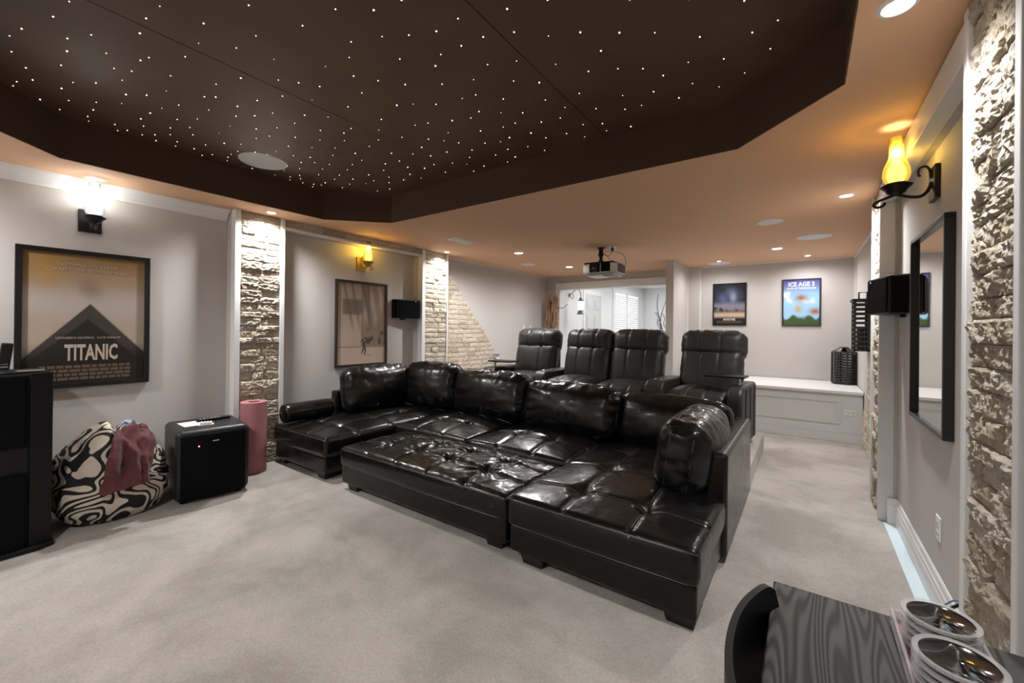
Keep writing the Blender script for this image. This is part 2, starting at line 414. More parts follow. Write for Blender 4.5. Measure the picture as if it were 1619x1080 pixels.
struct('baseboard_return', MB().box(.483, .54, 3.945, 3.962, 0, .13).box(.483, .54, 3.95, 3.962, .13, .175), WHITE, 'short white baseboard return at the far right column')
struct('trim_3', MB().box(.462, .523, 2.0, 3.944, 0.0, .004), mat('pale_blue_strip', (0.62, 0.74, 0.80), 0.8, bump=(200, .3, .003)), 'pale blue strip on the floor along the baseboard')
# casing of the opening
struct('trim_4', MB().box(-4.305, -4.221, YB - .02, YB, 0, 2.189).box(-4.305, -1.785, YB - .02, YB, 2.191, 2.284).box(-4.312, -1.785, YB - .035, YB, 2.285, 2.31).box(-4.2195, -4.205, YB - .018, YB + .17, 0, 2.173).box(-4.2195, -1.785, YB - .018, YB + .17, 2.175, 2.189), WHITE, 'white casing around the opening to the bright room')
# thin white beads round the far right wall panel
struct('trim_5', MB().box(-1.484, XRF, YB - .012, YB, CZ - .014, CZ).box(-1.484, -1.468, YB - .012, YB, .633, CZ - .0145).box(XRF - .014, XRF, YB - .012, YB, .633, CZ - .0145).box(-1.668, -1.655, 7.588, 7.60, 0, CZ), WHITE, 'thin white beads edging the back wall panel')
struct('trim_6', MB().box(XRF - .01, XRF, 4.45, YB - .012, CZ - .012, CZ).box(XL, XL + .01, 4.5, YB, CZ - .01, CZ), WHITE, 'thin white bead where wall meets ceiling')

# ------------------------------------------------------------------ stone columns
random.seed(11)
def stone_variant(k, nu, nv, rough):
    m = MB(); vs = []; fs = []
    for i in range(nu + 1):
        for j in range(nv + 1):
            u, v = i / nu, j / nv
            e = min(u, 1 - u, v, 1 - v)
            d = 0.80 + 0.22 * mnoise.noise(Vector((u * 2.1 + k * 9, v * 1.6, k * 3.3))) + 0.20 * mnoise.noise(Vector((u * 5 + k * 4, v * 4, 2.2 + k)))
            if rough: d += rough * ((1 - 2 * abs(mnoise.noise(Vector((u * 7 + k * 5, v * 4.5, 1.7 * k))))) * .55 + .5 * mnoise.noise(Vector((u * 17 + k, v * 10, 4 + k))))
            if e < 1e-6: d -= 0.16 + 0.12 * random.random()
            ju = 0 if i in (0, nu) else (random.random() - .5) * .45 / nu
            jv = 0 if j in (0, nv) else (random.random() - .5) * .48 / nv
            vs.append((max(.3, d), u + ju, v + jv))
    for i in range(nu):
        for j in range(nv):
            a = i * (nv + 1) + j; b = a + nv + 1
            fs += [(a, b, b + 1), (a, b + 1, a + 1)] if (i + j + k) % 2 else [(a, b, a + 1), (b, b + 1, a + 1)]
    bo = [i * (nv + 1) for i in range(nu + 1)] + [nu * (nv + 1) + j for j in range(1, nv + 1)] + [i * (nv + 1) + nv for i in range(nu - 1, -1, -1)] + [j for j in range(nv - 1, 0, -1)]
    base = len(vs)
    for b in bo: vs.append((0, vs[b][1], vs[b][2]))
    for t in range(len(bo)):
        s = (t + 1) % len(bo); fs.append((bo[t], base + t, base + s, bo[s]))
    m.add(vs, fs); me = m.mesh('stone'); me.materials.append(STONE); return me
SV = [stone_variant(k, 5, 4, 0) for k in range(14)]
SVF = [stone_variant(k + 30, 12, 7, .34) for k in range(14)]

def stones(parent, xf, side, y0, y1, z0, z1, lim=None, dep=(.022, .05), rows=(.055, .085), wid=(.10, .26), var=None):
    """courses of split stone on plane x=xf facing side (+1 right, -1 left)"""
    L = parent.location; z = z0
    while z < z1 - .012:
        h = min(random.uniform(*rows), z1 - z)
        if z1 - z - h < .03: h = z1 - z
        a, b = y0, y1
        if lim: b = min(y1, lim(z + h / 2))
        y = a
        while y < b - .012:
            w = random.uniform(*wid)
            if b - y - w < .06: w = b - y
            d = random.uniform(*dep)
            o = link('stone', random.choice(var or SV), None, parent)
            g = .0015
            if side > 0:
                o.location = (xf - L[0], y + g - L[1], z + g - L[2]); o.rotation_euler = (0, 0, 0)
            else:
                o.location = (xf - L[0], y + w - g - L[1], z + g - L[2]); o.rotation_euler = (0, 0, math.pi)
            o.scale = (d, w - 2 * g, h - 2 * g)
            y += w
        z += h

def column(loc, label, side, xw, xf, y0, y1, near_trim, far_trim, side_m=WALL, dep=(.022, .045), var=None):
    """xw wall plane, xf stone plane"""
    t = thing('stone_column', label, 'column', loc, group='stone clad columns')
    s = side
    def b(x0, x1, *r): return (min(x0, x1), max(x0, x1), *r)
    MB().box(*b(xw, xf - s * .03, y0, y1, 0, CZ)).build('column_core', side_m, t, world=True)
    stones(t, xf - s * .03, s, y0 + near_trim, y1 - far_trim, 0, CZ, dep=dep, var=var)
    MB().box(*b(xf - s * .075, xf + s * .012, y0 - .006, y0 + near_trim - .001, 0, CZ)).build('corner_trim', WHITE if side > 0 else GREYTRIM, t, world=True, bevel=.004)
    MB().box(*b(xf - s * .05, xf + s * .012, y1 - far_trim + .001, y1 + .004, 0, CZ)).build('corner_trim', WHITE, t, world=True, bevel=.004)
    return t
XCL, XCR = -4.345, 0.445
column((-4.43, 1.88, 0), 'stone clad column between the ship poster and the black sofa', 1, XL, XCL, 1.655, 2.10, .045, .04, var=SVF)
column((-4.43, 4.21, 0), 'stone clad column behind the sofa corner, under a ceiling lamp', 1, XL, XCL, 3.965, 4.465, .055, .018)
column((.50, 1.81, 0), 'rough stone clad column at the right edge of the picture', -1, XR, XCR, 1.575, 2.035, .035, .035, dep=(.024, .042), var=SVF)
column((.50, 4.2, 0), 'narrow looking stone clad column beyond the wall mirror', -1, XRF, XCR, 3.985, 4.43, .012, .018)
# headers over the recessed wall panels
def header(loc, label, side, xw, xf, y0, y1, zs, zt):
    t = thing('recess_header', label, 'header', loc)
    s = side
    def b(x0, x1, *r): return (min(x0, x1), max(x0, x1), *r)
    MB().box(*b(xw, xf - s * .03, y0, y1, zt, CZ)).build('header_core', WALL, t, world=True)
    stones(t, xf - s * .03, s, y0, y1, zs, CZ, rows=(.05, .08), wid=(.15, .35), dep=(.02, .034))
    MB().box(*b(xf - s * .06, xf + s * .01, y0, y1, zt - .002, zs - .001)).build('white_trim', WHITE, t, world=True, bevel=.003)
    return t
header((-4.43, 3.03, CZ - .1), 'stone strip with white edge above the sepia poster recess', 1, XL, XCL, 2.105, 3.955, 2.363, 2.340)
header((.50, 3.0, CZ - .1), 'stone strip and wide white board above the mirror recess', -1, XR, XCR, 2.045, 3.97, 2.416, 2.286)
# stepped stone cladding beyond the far columns
t = thing('stone_cladding', 'stepped triangle of pale stone cladding on the left wall', 'stone cladding', (XL, 5.3, 0))
stones(t, XL + .002, 1, 4.472, 6.9, 0, 2.34, lim=lambda z: 6.77 - z * .955, dep=(.018, .032), rows=(.072, .078), wid=(.12, .28))
t = thing('stone_cladding', 'stepped triangle of pale stone on the right wall by the bench', 'stone cladding', (XRF, 5.3, 0))
stones(t, XRF - .002, -1, 4.44, 6.42, 0, 2.30, lim=lambda z: min(6.42, 6.62 - z * .82), dep=(.018, .036), rows=(.072, .078), wid=(.12, .28))

# ------------------------------------------------------------------ riser, bench
struct('floor_riser', MB().box(XL, -.375, 4.02, 5.50, 0, .20), CARPET, 'carpeted riser under the recliner row', bevel=.02, seg=3)
t = thing('bench', 'white built-in window bench with panelled front', 'bench', (-.45, 7.05, 0))
MB().box(-1.478, .572, 6.52, YB - .015, 0, .595).build('body', GREYTRIM, t, world=True)
MB().box(-1.478, .575, 6.47, YB - .015, .595, .632).build('seat_board', WHITE, t, world=True, bevel=.006)
MB().box(-1.478, .572, 6.50, 6.52, 0, .115).build('plinth', GREYTRIM, t, world=True)
MB().box(-1.478, .572, 6.495, 6.52, .115, .13).build('plinth_bead', GREYTRIM, t, world=True, bevel=.004)
def mould(x0, x1, z0, z1, par):
    m = MB()
    for (a, b, c, d) in ((x0, x1, z0, z0 + .028), (x0, x1, z1 - .028, z1), (x0, x0 + .028, z0 + .0285, z1 - .0285), (x1 - .028, x1, z0 + .0285, z1 - .0285)):
        m.box(a, b, 6.506, 6.52, c, d)
    for (a, b, c, d) in ((x0 + .028, x1 - .028, z0 + .028, z0 + .04), (x0 + .028, x1 - .028, z1 - .04, z1 - .028), (x0 + .0285, x0 + .04, z0 + .0405, z1 - .0405), (x1 - .04, x1 - .0285, z0 + .0405, z1 - .0405)):
        m.box(a, b, 6.512, 6.52, c, d)
    m.build('panel_moulding', GREYTRIM, par, world=True, bevel=.003)
mould(-.62, .355, .215, .515, t); mould(-1.42, -.72, .215, .515, t)

# ------------------------------------------------------------------ the bright room behind
BRW = mat('back_room_white', (0.80, 0.80, 0.80), 0.8)
struct('wall_far_left', MB().box(-4.6, -4.3, YB + .15, 13.4, 0, 2.68), BRW, 'white side wall of the bright room behind')
struct('wall_far', MB().box(-4.6, .75, 13.4, 13.55, 0, 2.68), BRW, 'white end wall of the bright room behind')
struct('wall_far_right', MB().box(-.6, .75, YB + .15, 13.4, 0, 2.68), BRW, 'white right wall of the bright room behind')
struct('ceiling_far', MB().box(-4.6, .75, YB + .15, 13.55, 2.68, 2.8), BRW, 'white ceiling of the bright room behind')
struct('baseboard_far', MB().box(-4.3, -4.285, YB + .15, 13.4, 0, .15), WHITE)
d = thing('door_1', 'white six-panel door in the bright room behind', 'door', (-4.3, 9.53, 0), kind='structure')
MB().box(-4.3, -4.285, 8.97, 9.059, 0, 2.199).box(-4.3, -4.285, 10.001, 10.09, 0, 2.199).box(-4.3, -4.285, 8.97, 10.09, 2.201, 2.29).build('door_frame', WHITE, d, world=True)
lf = MB().box(-4.3, -4.292, 9.06, 10.0, 0.01, 2.20).build('door_leaf', mat('white_door_paint', (.62, .62, .62), .4), d, world=True)
for (a, b) in ((9.14, 9.47), (9.59, 9.92)):
    for (c, e) in ((1.85, 2.08), (1.05, 1.72), (.25, .9)):
        o = MB().box(-4.292, -4.284, a, b, c, e).box(-4.292, -4.278, a + .05, b - .05, c + .05, e - .05).build('door_panel', mat('white_door_paint'), d, world=True, bevel=.006)
MB().lathe([(0, 0), (.02, 0), (.028, .03), (.028, .05), (0, .06)], 12, (-4.292, 9.12, 1.0), 'x').build('door_knob', CHROME, d, True, world=True)
w = thing('window_1', 'bright white louvred window in the room behind', 'window', (-4.3, 12.1, 1.26), kind='structure')
PANE = mat('daylit_pane', (1, 1, 1), .5, emit=((0.95, 0.98, 1.0), 1.1))
MB().box(-4.3, -4.27, 10.78, 10.869, 1.271, 2.419).box(-4.3, -4.27, 13.251, 13.34, 1.271, 2.419).box(-4.3, -4.27, 10.78, 13.34, 2.421, 2.5).box(-4.3, -4.24, 10.74, 13.38, 1.2, 1.27).build('window_frame', WHITE, w, world=True)
for (a, b) in ((10.87, 11.78), (11.88, 12.85)):
    MB().box(-4.298, -4.294, a, b, 1.27, 2.42).build('pane', PANE, w, world=True)
    MB().box(-4.29, -4.265, a, a + .05, 1.27, 2.42).box(-4.29, -4.265, b - .05, b, 1.27, 2.42).box(-4.29, -4.265, a + .051, b - .051, 1.27, 1.34).box(-4.29, -4.265, a + .051, b - .051, 2.36, 2.42).build('shutter_frame', WHITE, w, world=True)
    slat = MB().add([(-.004, 0, -.022), (.004, 0, -.022), (.024, 0, .022), (.016, 0, .022), (-.004, b - a - .1, -.022), (.004, b - a - .1, -.022), (.024, b - a - .1, .022), (.016, b - a - .1, .022)],
                    [(0, 1, 2, 3), (7, 6, 5, 4), (0, 4, 5, 1), (1, 5, 6, 2), (2, 6, 7, 3), (3, 7, 4, 0)]).mesh('slat'); slat.materials.append(WHITE)
    for k in range(16):
        link('slat', slat, None, w, loc=(-4.29 + 4.3, a + .05 - 12.1, 1.375 + k * .061 - 1.26))
MB().box(-4.3, -4.29, 11.78, 11.88, 1.27, 2.42).box(-4.3, -4.29, 12.85, 13.25, 1.27, 2.42).build('mullion', WHITE, w, world=True)
for i, (x, y) in enumerate(((-2.9, 9.2), (-2.9, 11.6))):  # added area lights without fixtures, only to light this room
    L = bpy.data.lights.new('room_fill_light', 'AREA'); L.energy = ROOM_W; L.size = 1.2; L.color = (.97, .985, 1.0)
    o = bpy.data.objects.new('room_fill_light', L); COL.objects.link(o); o.location = (x, y, 2.66)
# ------------------------------------------------------------------ ceiling fixtures
def downlight(x, y, label, r=.055, w=1.0, z=CZ, size=.05, cone=(172, .75)):
    t = thing('recessed_downlight', label, 'ceiling light', (x, y, z), group='recessed ceiling lamps')
    MB().lathe([(r * .72, .0), (r * .78, -.006), (r, -.004), (r * 1.05, 0)], 24).build('trim_ring', WHITEP, t, True)
    MB().lathe([(0, -.003), (r * .74, -.002), (r * .74, 0), (0, 0)], 20).build('lens', LAMP, t, True)
    L = bpy.data.lights.new('lamp', 'SPOT'); L.energy = DOWN_W * w; L.color = DOWN_COL; L.spot_size = R(cone[0]); L.spot_blend = cone[1]; L.shadow_soft_size = size
    o = bpy.data.objects.new('lamp', L); COL.objects.link(o); o.parent = t; o.location = (0, 0, -.02)
    return t
downlight(.243, 1.86, 'ceiling lamp in the top right corner, nearest to the tray', w=.85, cone=(122, 1.0))
downlight(.257, 4.22, 'ceiling lamp by the amber wall lamp, beyond the tray corner', w=1.35, cone=(150, 1.0))
downlight(-.31, 6.44, 'larger bright ceiling lamp in front of the animated film poster', .075, .5, cone=(170, .8))
downlight(.018, 7.25, 'small ceiling lamp right above the animated film poster', .045, .28)
downlight(-1.11, 7.13, 'ceiling lamp beside the white disc above the dark film poster', .035, .28)
downlight(-3.372, 4.906, 'ceiling lamp left of the projector, nearer one of the two', .075, 1.2)
downlight(-3.371, 6.468, 'ceiling lamp left of the projector, farther one of the two', .075, .6)
downlight(-4.188, 1.90, 'ceiling lamp right above the stone column by the ship poster', .05, 1.5, cone=(150, 1.0))
downlight(-4.2, 4.30, 'ceiling lamp right above the stone column behind the sofa', .045, .7, cone=(145, 1.0))
for (x, y, s) in ((-1.5, -.75, 'right'), (-4.0, -.5, 'left')):  # two unseen downlights, added to fill the front of the room
    downlight(x, y, 'unseen fill lamp added behind the camera, %s one' % s, .06, 1.3)

def disc_speaker(x, y, r, label, z=CZ):
    t = thing('ceiling_speaker', label, 'speaker', (x, y, z), group='round in-ceiling speakers')
    MB().lathe([(r * .93, -.001), (r * .95, -.008), (r, -.006), (r * 1.01, 0)], 40).build('rim', WHITEP, t, True)
    MB().lathe([(0, -.007), (r * .6, -.0065), (r * .94, -.004), (r * .94, 0), (0, 0)], 40).build('grille', GRILLE, t, True)
disc_speaker(-3.69, 1.605, .175, 'round white ceiling speaker among the stars', TZ)
disc_speaker(-.298, 4.838, .115, 'round white ceiling speaker right of the projector, nearer one')
disc_speaker(.072, 5.845, .165, 'large round white ceiling speaker near the right wall')
disc_speaker(-3.83, 5.857, .12, 'round white ceiling speaker between the lamps left of the projector')
disc_speaker(-1.139, 7.36, .16, 'round white ceiling speaker above the dark film poster')
v = thing('air_vent', 'white rectangular air vent in the brown ceiling', 'vent', (-3.515, 3.845, CZ))
MB().box(-.09, .09, -.18, .18, -.006, 0).build('frame', WHITEP, v, bevel=.003)
sl = MB().box(-.055, .055, -.004, .004, -.012, -.006).mesh('slat'); sl.materials.append(GRILLE)
for k in range(14): link('slat', sl, None, v, loc=(0, -.13 + k * .02, 0))

# ------------------------------------------------------------------ wall lamps
def glass_mat(name, col, e, es):
    m = mat(name, col, .12, trans=.0, emit=(e, es), alpha=.9)
    return m
PROF = [(.036, 0), (.042, .012), (.052, .03), (.058, .055), (.057, .08), (.050, .105), (.040, .128), (.033, .145), (.030, .165), (.0295, .19), (.031, .235), (.034, .25)]
def sconce(loc, rotz, label, gcol, body, lampcol, power, bright):
    t = thing('wall_lamp', label, 'wall lamp', loc, rotz, group='hurricane wall lamps')
    y = -.155
    MB().box(-.064, .064, -.022, 0, -.085, .085).build('backplate', body, t, bevel=.004)
    for z in (-.0,): MB().lathe([(0, 0), (.005, .001), (.004, .004), (0, .005)], 10, (-.05, -.022, 0), 'y').build('screw', CHROME, t)
    # scrolled arm
    pts = [(0, -.022, .01), (0, -.035, -.03), (0, -.06, -.055), (0, -.10, -.052), (0, y, -.030)]
    pts2 = [(0, -.024, .03), (0, -.03, .075), (0, -.045, .095), (0, -.066, .09), (0, -.072, .065), (0, -.064, .045)]
    pts3 = [(0, y, -.030), (0, y - .035, -.042), (0, y - .07, -.055), (0, y - .09, -.072), (0, y - .075, -.088), (0, y - .05, -.08), (0, y - .045, -.066)]
    def sm(p):
        out = []
        for i in range(len(p) - 1):
            a, b = Vector(p[max(0, i - 1)]), Vector(p[i]); c, d = Vector(p[i + 1]), Vector(p[min(len(p) - 1, i + 2)])
            for k in range(6):
                u = k / 6; out.append(.5 * ((2 * b) + (c - a) * u + (2 * a - 5 * b + 4 * c - d) * u * u + (3 * b - a - 3 * c + d) * u ** 3))
        return out + [Vector(p[-1])]
    MB().tube(sm(pts), .008, 8).build('arm', body, t, True)
    MB().tube(sm(pts2), .006, 8).build('scroll', body, t, True)
    MB().tube(sm(pts3), .007, 8).build('scroll', body, t, True)
    MB().lathe([(0, -.034), (.02, -.034), (.038, -.022), (.046, -.006), (.064, .010), (.066, .014), (.050, .012), (.047, .026), (.044, .026), (.044, .010), (0, .008)], 28, (0, y, -.0)).build('pan', body, t, True)
    g = MB(); n = len(PROF)
    prof = [(r, z + .016) for r, z in PROF] + [(r - .002, z + .016) for r, z in reversed(PROF)] + [(PROF[0][0], PROF[0][1] + .016)]
    m = MB(); vs = []; fs = []; seg = 32; k = len(prof)
    m.lathe(prof[:-1] + [prof[0]], seg, (0, y, 0))
    m.f = [f for f in m.f if len(f) == 4]
    m.build('glass_chimney', gcol, t, True)
    MB().lathe([(0, .022), (.024, .026), (.034, .05), (.042, .072), (.044, .095), (.034, .125), (.02, .142), (0, .147)], 20, (0, y, 0)).build('bulb', bright, t, True)
    L = bpy.data.lights.new('bulb_light', 'POINT'); L.energy = SCONCE_W * power; L.color = lampcol; L.shadow_soft_size = .035
    o = bpy.data.objects.new('bulb_light', L); COL.objects.link(o); o.parent = t; o.location = (0, y, .175)
    return t
def chimney(name, tint, dens):
    m = bpy.data.materials.new(name); m.use_nodes = True; nt = m.node_tree
    for n in list(nt.nodes):
        if n.type != 'OUTPUT_MATERIAL': nt.nodes.remove(n)
    out = [n for n in nt.nodes if n.type == 'OUTPUT_MATERIAL'][0]
    tr = nt.nodes.new('ShaderNodeBsdfTransparent'); tr.inputs[0].default_value = (*tint, 1)
    tl = nt.nodes.new('ShaderNodeBsdfTranslucent'); tl.inputs[0].default_value = (*tint, 1)
    gl = nt.nodes.new('ShaderNodeBsdfGlossy'); gl.inputs['Roughness'].default_value = .08; gl.inputs[0].default_value = (.9, .9, .9, 1)
    a = nt.nodes.new('ShaderNodeMixShader'); a.inputs[0].default_value = dens
    nt.links.new(tr.outputs[0], a.inputs[1]); nt.links.new(tl.outputs[0], a.inputs[2])
    b = nt.nodes.new('ShaderNodeMixShader'); fr = nt.nodes.new('ShaderNodeFresnel'); fr.inputs[0].default_value = 1.4
    nt.links.new(fr.outputs[0], b.inputs[0]); nt.links.new(a.outputs[0], b.inputs[1]); nt.links.new(gl.outputs[0], b.inputs[2])
    nt.links.new(b.outputs[0], out.inputs[0])
    return m
AMBER = chimney('amber_glass', (1.0, .84, .36), .35)
CLEARW = chimney('white_glass', (.95, .96, .95), .5)
BULBW = mat('white_bulb', (1, 1, 1), .4, emit=((1, 1, 1), 3))
BULBA = mat('warm_bulb', (1, 1, 1), .4, emit=((1, .92, .60), 4.5))
GOLD = mat('golden_lit_brass', (.55, .36, .07), .35, metal=.5)
sconce((XL, .72, 2.14), R(90), 'black wall lamp with white glass above the ship poster', CLEARW, BLACKM, (1, .98, .95), 1.6, BULBW)
sconce((XL, 3.11, 2.13), R(90), 'golden wall lamp with yellow glass above the sepia poster', AMBER, GOLD, (1, .78, .28), 1.0, BULBA)
sconce((XR, 2.95, 2.11), R(-90), 'bronze wall lamp with amber glass chimney above the mirror', AMBER, BRONZE, (1, .82, .45), .5, BULBA)

# ------------------------------------------------------------------ posters
def paint(name, w, h, fn, parent, rough=.12, nx=96, y=-.012):
    nz = int(nx * h / w)
    u, v = np.meshgrid((np.arange(nx + 1)) / nx, (np.arange(nz + 1)) / nz)
    vs = [((a - .5) * w, y, (b - .5) * h) for a, b in zip(u.ravel(), v.ravel())]
    fs = [(j * (nx + 1) + i, j * (nx + 1) + i + 1, (j + 1) * (nx + 1) + i + 1, (j + 1) * (nx + 1) + i) for j in range(nz) for i in range(nx)]
    me = bpy.data.meshes.new(name); me.from_pydata(vs, [], fs)
    c = np.clip(fn(u.ravel(), v.ravel()), 0, 1)
    att = me.color_attributes.new('print', 'FLOAT_COLOR', 'POINT')
    att.data.foreach_set('color', np.concatenate([c, np.ones((len(c), 1))], 1).ravel())
    m = bpy.data.materials.new(name); m.use_nodes = True; nt = m.node_tree; b = nt.nodes['Principled BSDF']
    a = nt.nodes.new('ShaderNodeAttribute'); a.attribute_name = 'print'
    nt.links.new(a.outputs['Color'], b.inputs['Base Color']); b.inputs['Roughness'].default_value = .5
    b.inputs['Coat Weight'].default_value = .4; b.inputs['Coat Roughness'].default_value = rough; b.inputs['Specular IOR Level'].default_value = .15
    return link(name, me, m, parent)
def frame(t, w, h, fw, m, depth=.03):
    for (x0, x1, z0, z1) in ((-w / 2, w / 2, h / 2 - fw, h / 2), (-w / 2, w / 2, -h / 2, -h / 2 + fw), (-w / 2, -w / 2 + fw, -h / 2 + fw, h / 2 - fw), (w / 2 - fw, w / 2, -h / 2 + fw, h / 2 - fw)):
        MB().box(x0, x1, -depth, 0, z0, z1).build('frame_rail', m, t, bevel=.003)
    MB().box(-w / 2 + fw * .5, w / 2 - fw * .5, -.010, -.002, -h / 2 + fw * .5, h / 2 - fw * .5).build('backing_board', BLACKG, t)
def mixc(a, b, t): t = np.clip(t, 0, 1)[:, None]; return np.array(a)[None] * (1 - t) + np.array(b)[None] * t if np.ndim(a) == 1 else a * (1 - t) + np.array(b)[None] * t
def lay(c, col, t): t = np.clip(t, 0, 1)[:, None]; return c * (1 - t) + np.array(col)[None] * t
def nz2(u, v, s, k=0): return np.array([mnoise.noise(Vector((a * s, b * s, k))) for a, b in zip(u, v)])
def ss(a, b, x): t = np.clip((x - a) / (b - a), 0, 1); return t * t * (3 - 2 * t)

def art_ship(u, v):       # plain sepia stand-in: warm sky, pale haze, dark wedge, rows of small print
    n = nz2(u, v, 3.0, 1)
    c = mixc((.42, .34, .27), (.28, .17, .07), ss(.5, 1, v + n * .08))
    c = lay(c, (.46, .40, .37), ss(.45, .62, v + n * .06) * (1 - ss(.62, .8, v)) * .8)
    c = lay(c, (.12, .07, .035), ss(.1, .5, nz2(u, v, 2.2, 8)) * ss(.6, .75, v) * .7)
    c = lay(c, (.42, .22, .04), np.exp(-((u - .2) ** 2 + (v - .86) ** 2) / .012) * .5)
    hull = .62 - np.abs(u - .52) * .82
    c = lay(c, (.055, .045, .04), 1 - ss(hull - .006, hull + .006, v))
    hull2 = .50 - np.abs(u - .5) * .72
    c = lay(c, (.022, .019, .017), 1 - ss(hull2 - .01, hull2 + .01, v))
    c = lay(c, (.018, .015, .013), (1 - ss(.12, .34, v)))
    return c
def credit(t, w, rows, z0, dz, m, yy=-.0128):
    random.seed(int(z0 * 1000) % 97)
    b = MB()
    for k in range(rows):
        x = -w / 2
        while x < w / 2 - .01:
            L = random.uniform(.02, .06); b.add([(x, yy, z0 - k * dz), (min(x + L, w / 2), yy, z0 - k * dz), (min(x + L, w / 2), yy, z0 - k * dz + dz * .72), (x, yy, z0 - k * dz + dz * .72)], [(0, 1, 2, 3)])
            x += L + .007
    b.build('print_block', m, t)
INKT = mat('poster_ink_tan', (.50, .41, .33), .5)
INKC = mat('poster_ink_credits', (.12, .08, .055), .5)
INKW = mat('poster_ink_white', (.75, .73, .70), .5)
BLACKF = mat('black_frame', (.01, .01, .01), .3)

t = thing('framed_poster', 'large black framed sepia film poster on the left wall, pale title low down', 'poster', (XL + .001, .715, 1.39), R(90), 'framed film posters')
W_, H_ = .73, 1.035
frame(t, W_, H_, .034, BLACKF)
paint('print', W_ - .066, H_ - .066, art_ship, t)
text_mesh('TITANIC', .165, INKT, t, (.025, -.0135, -.262), sx=.46, bold=.005)
text_mesh('NOTHING ON EARTH', .031, INKT, t, (.0, -.0135, .405), sx=1.05)
text_mesh('COULD COME BETWEEN THEM', .031, INKT, t, (.0, -.0135, .365), sx=1.0)
text_mesh('LEONARDO DICAPRIO   KATE WINSLET', .022, INKT, t, (.01, -.0135, -.145), sx=.9)
credit(t, .5, 4, -.372, .030, INKC)

def art_sepia(u, v):
    n = nz2(u, v, 4, 3)
    c = mixc((.46, .36, .28), (.34, .26, .20), ss(.2, 1, v + n * .1))
    c = lay(c, (.50, .40, .33), 1 - ss(.20, .21, v))
    c = lay(c, (.10, .07, .05), ss(.06, .14, u) * (1 - ss(.5, .52, u)) * ss(.60, .62, v) * (1 - ss(.78, .82, v)) * .75)
    c = lay(c, (.19, .13, .09), ss(.47, .48, u) * ss(.21, .22, v) * .75)
    c = lay(c, (.34, .27, .22), np.clip(nz2(u * 3.2, v, 3.1, 9) * 2.4, 0, 1) * ss(.48, .5, u) * ss(.45, .6, v))
    for k, (x0, x1) in enumerate(((.12, .5), (.28, .62), (.5, .9), (.62, .7))):
        xl = x0 + (x1 - x0) * (1 - v) * .9
        c = lay(c, (.13, .09, .065), np.exp(-((u - xl) / .03) ** 2) * ss(.35, .6, v) * .7)
    c = lay(c, (.07, .065, .055), np.clip(nz2(u, v, 12, 5) * 3, 0, 1) * ss(.5, .55, u) * ss(.22, .26, v) * (1 - ss(.4, .5, v)))
    c = lay(c, (.20, .15, .12), np.exp(-((v - .21) / .008) ** 2) * .8)
    def cap(x0, y0, x1, y1, r):
        a = u - x0; b = (v - y0) * 1.42; dx, dy = x1 - x0, (y1 - y0) * 1.42
        k = np.clip((a * dx + b * dy) / (dx * dx + dy * dy), 0, 1)
        return 1 - ss(r * .85, r * 1.15, np.hypot(a - k * dx, b - k * dy))
    for q in ((.54, .215, .515, .165, .017), (.515, .165, .50, .135, .013), (.55, .215, .57, .165, .017), (.57, .165, .555, .115, .013), (.535, .24, .54, .30, .026), (.52, .30, .475, .275, .010)): c = lay(c, (.05, .04, .035), cap(*q) * .92)
    c = lay(c, (.45, .38, .32), cap(.55, .285, .555, .30, .012) * .7)
    c = lay(c, (.22, .15, .11), cap(.542, .335, .542, .345, .016))
    c = lay(c, (.34, .26, .20), cap(.56, .105, .68, .10, .012) * .6)
    return c
t = thing('framed_poster', 'brown framed sepia poster of a running figure under bare trees', 'poster', (XL + .001, 3.135, 1.393), R(90), 'framed film posters')
frame(t, .735, 1.045, .026, mat('dark_brown_frame', (.035, .025, .02), .35))
paint('print', .735 - .05, 1.045 - .05, art_sepia, t)

def art_dark(u, v):
    n = nz2(u, v, 4, 2)
    c = mixc((.02, .022, .03), (.012, .012, .016), v)
    c = lay(c, (.10, .12, .22), np.exp(-(((u - .45) / .34) ** 2 + ((v - .66) / .2) ** 2)) * (.8 + n))
    c = lay(c, (.30, .32, .40), np.exp(-(((u - .62) / .10) ** 2 + ((v - .68) / .13) ** 2)) * .8)
    c = lay(c, (.28, .26, .32), ss(.30, .4, v) * (1 - ss(.45, .6, v)) * .8)
    c = lay(c, (.70, .52, .36), np.exp(-((v - .24) / .07) ** 2) * .85)
    c = lay(c, (.05, .045, .05), np.clip(nz2(u, v, 6, 6) * 3, 0, 1) * ss(.3, .34, v) * (1 - ss(.42, .46, v)))
    return lay(c, (.012, .012, .014), 1 - ss(.12, .19, v))
t = thing('framed_poster', 'small dark blue film poster on the back wall near the partition', 'poster', (-1.03, YB - .001, 1.79), 0, 'framed film posters')
frame(t, .495, .70, .02, BLACKF, .02)
paint('print', .46, .665, art_dark, t, nx=64)
text_mesh('AVATAR', .05, INKW, t, (0, -.0135, -.25), sx=.95, bold=.001)
credit(t, .36, 2, -.285, .02, INKC)

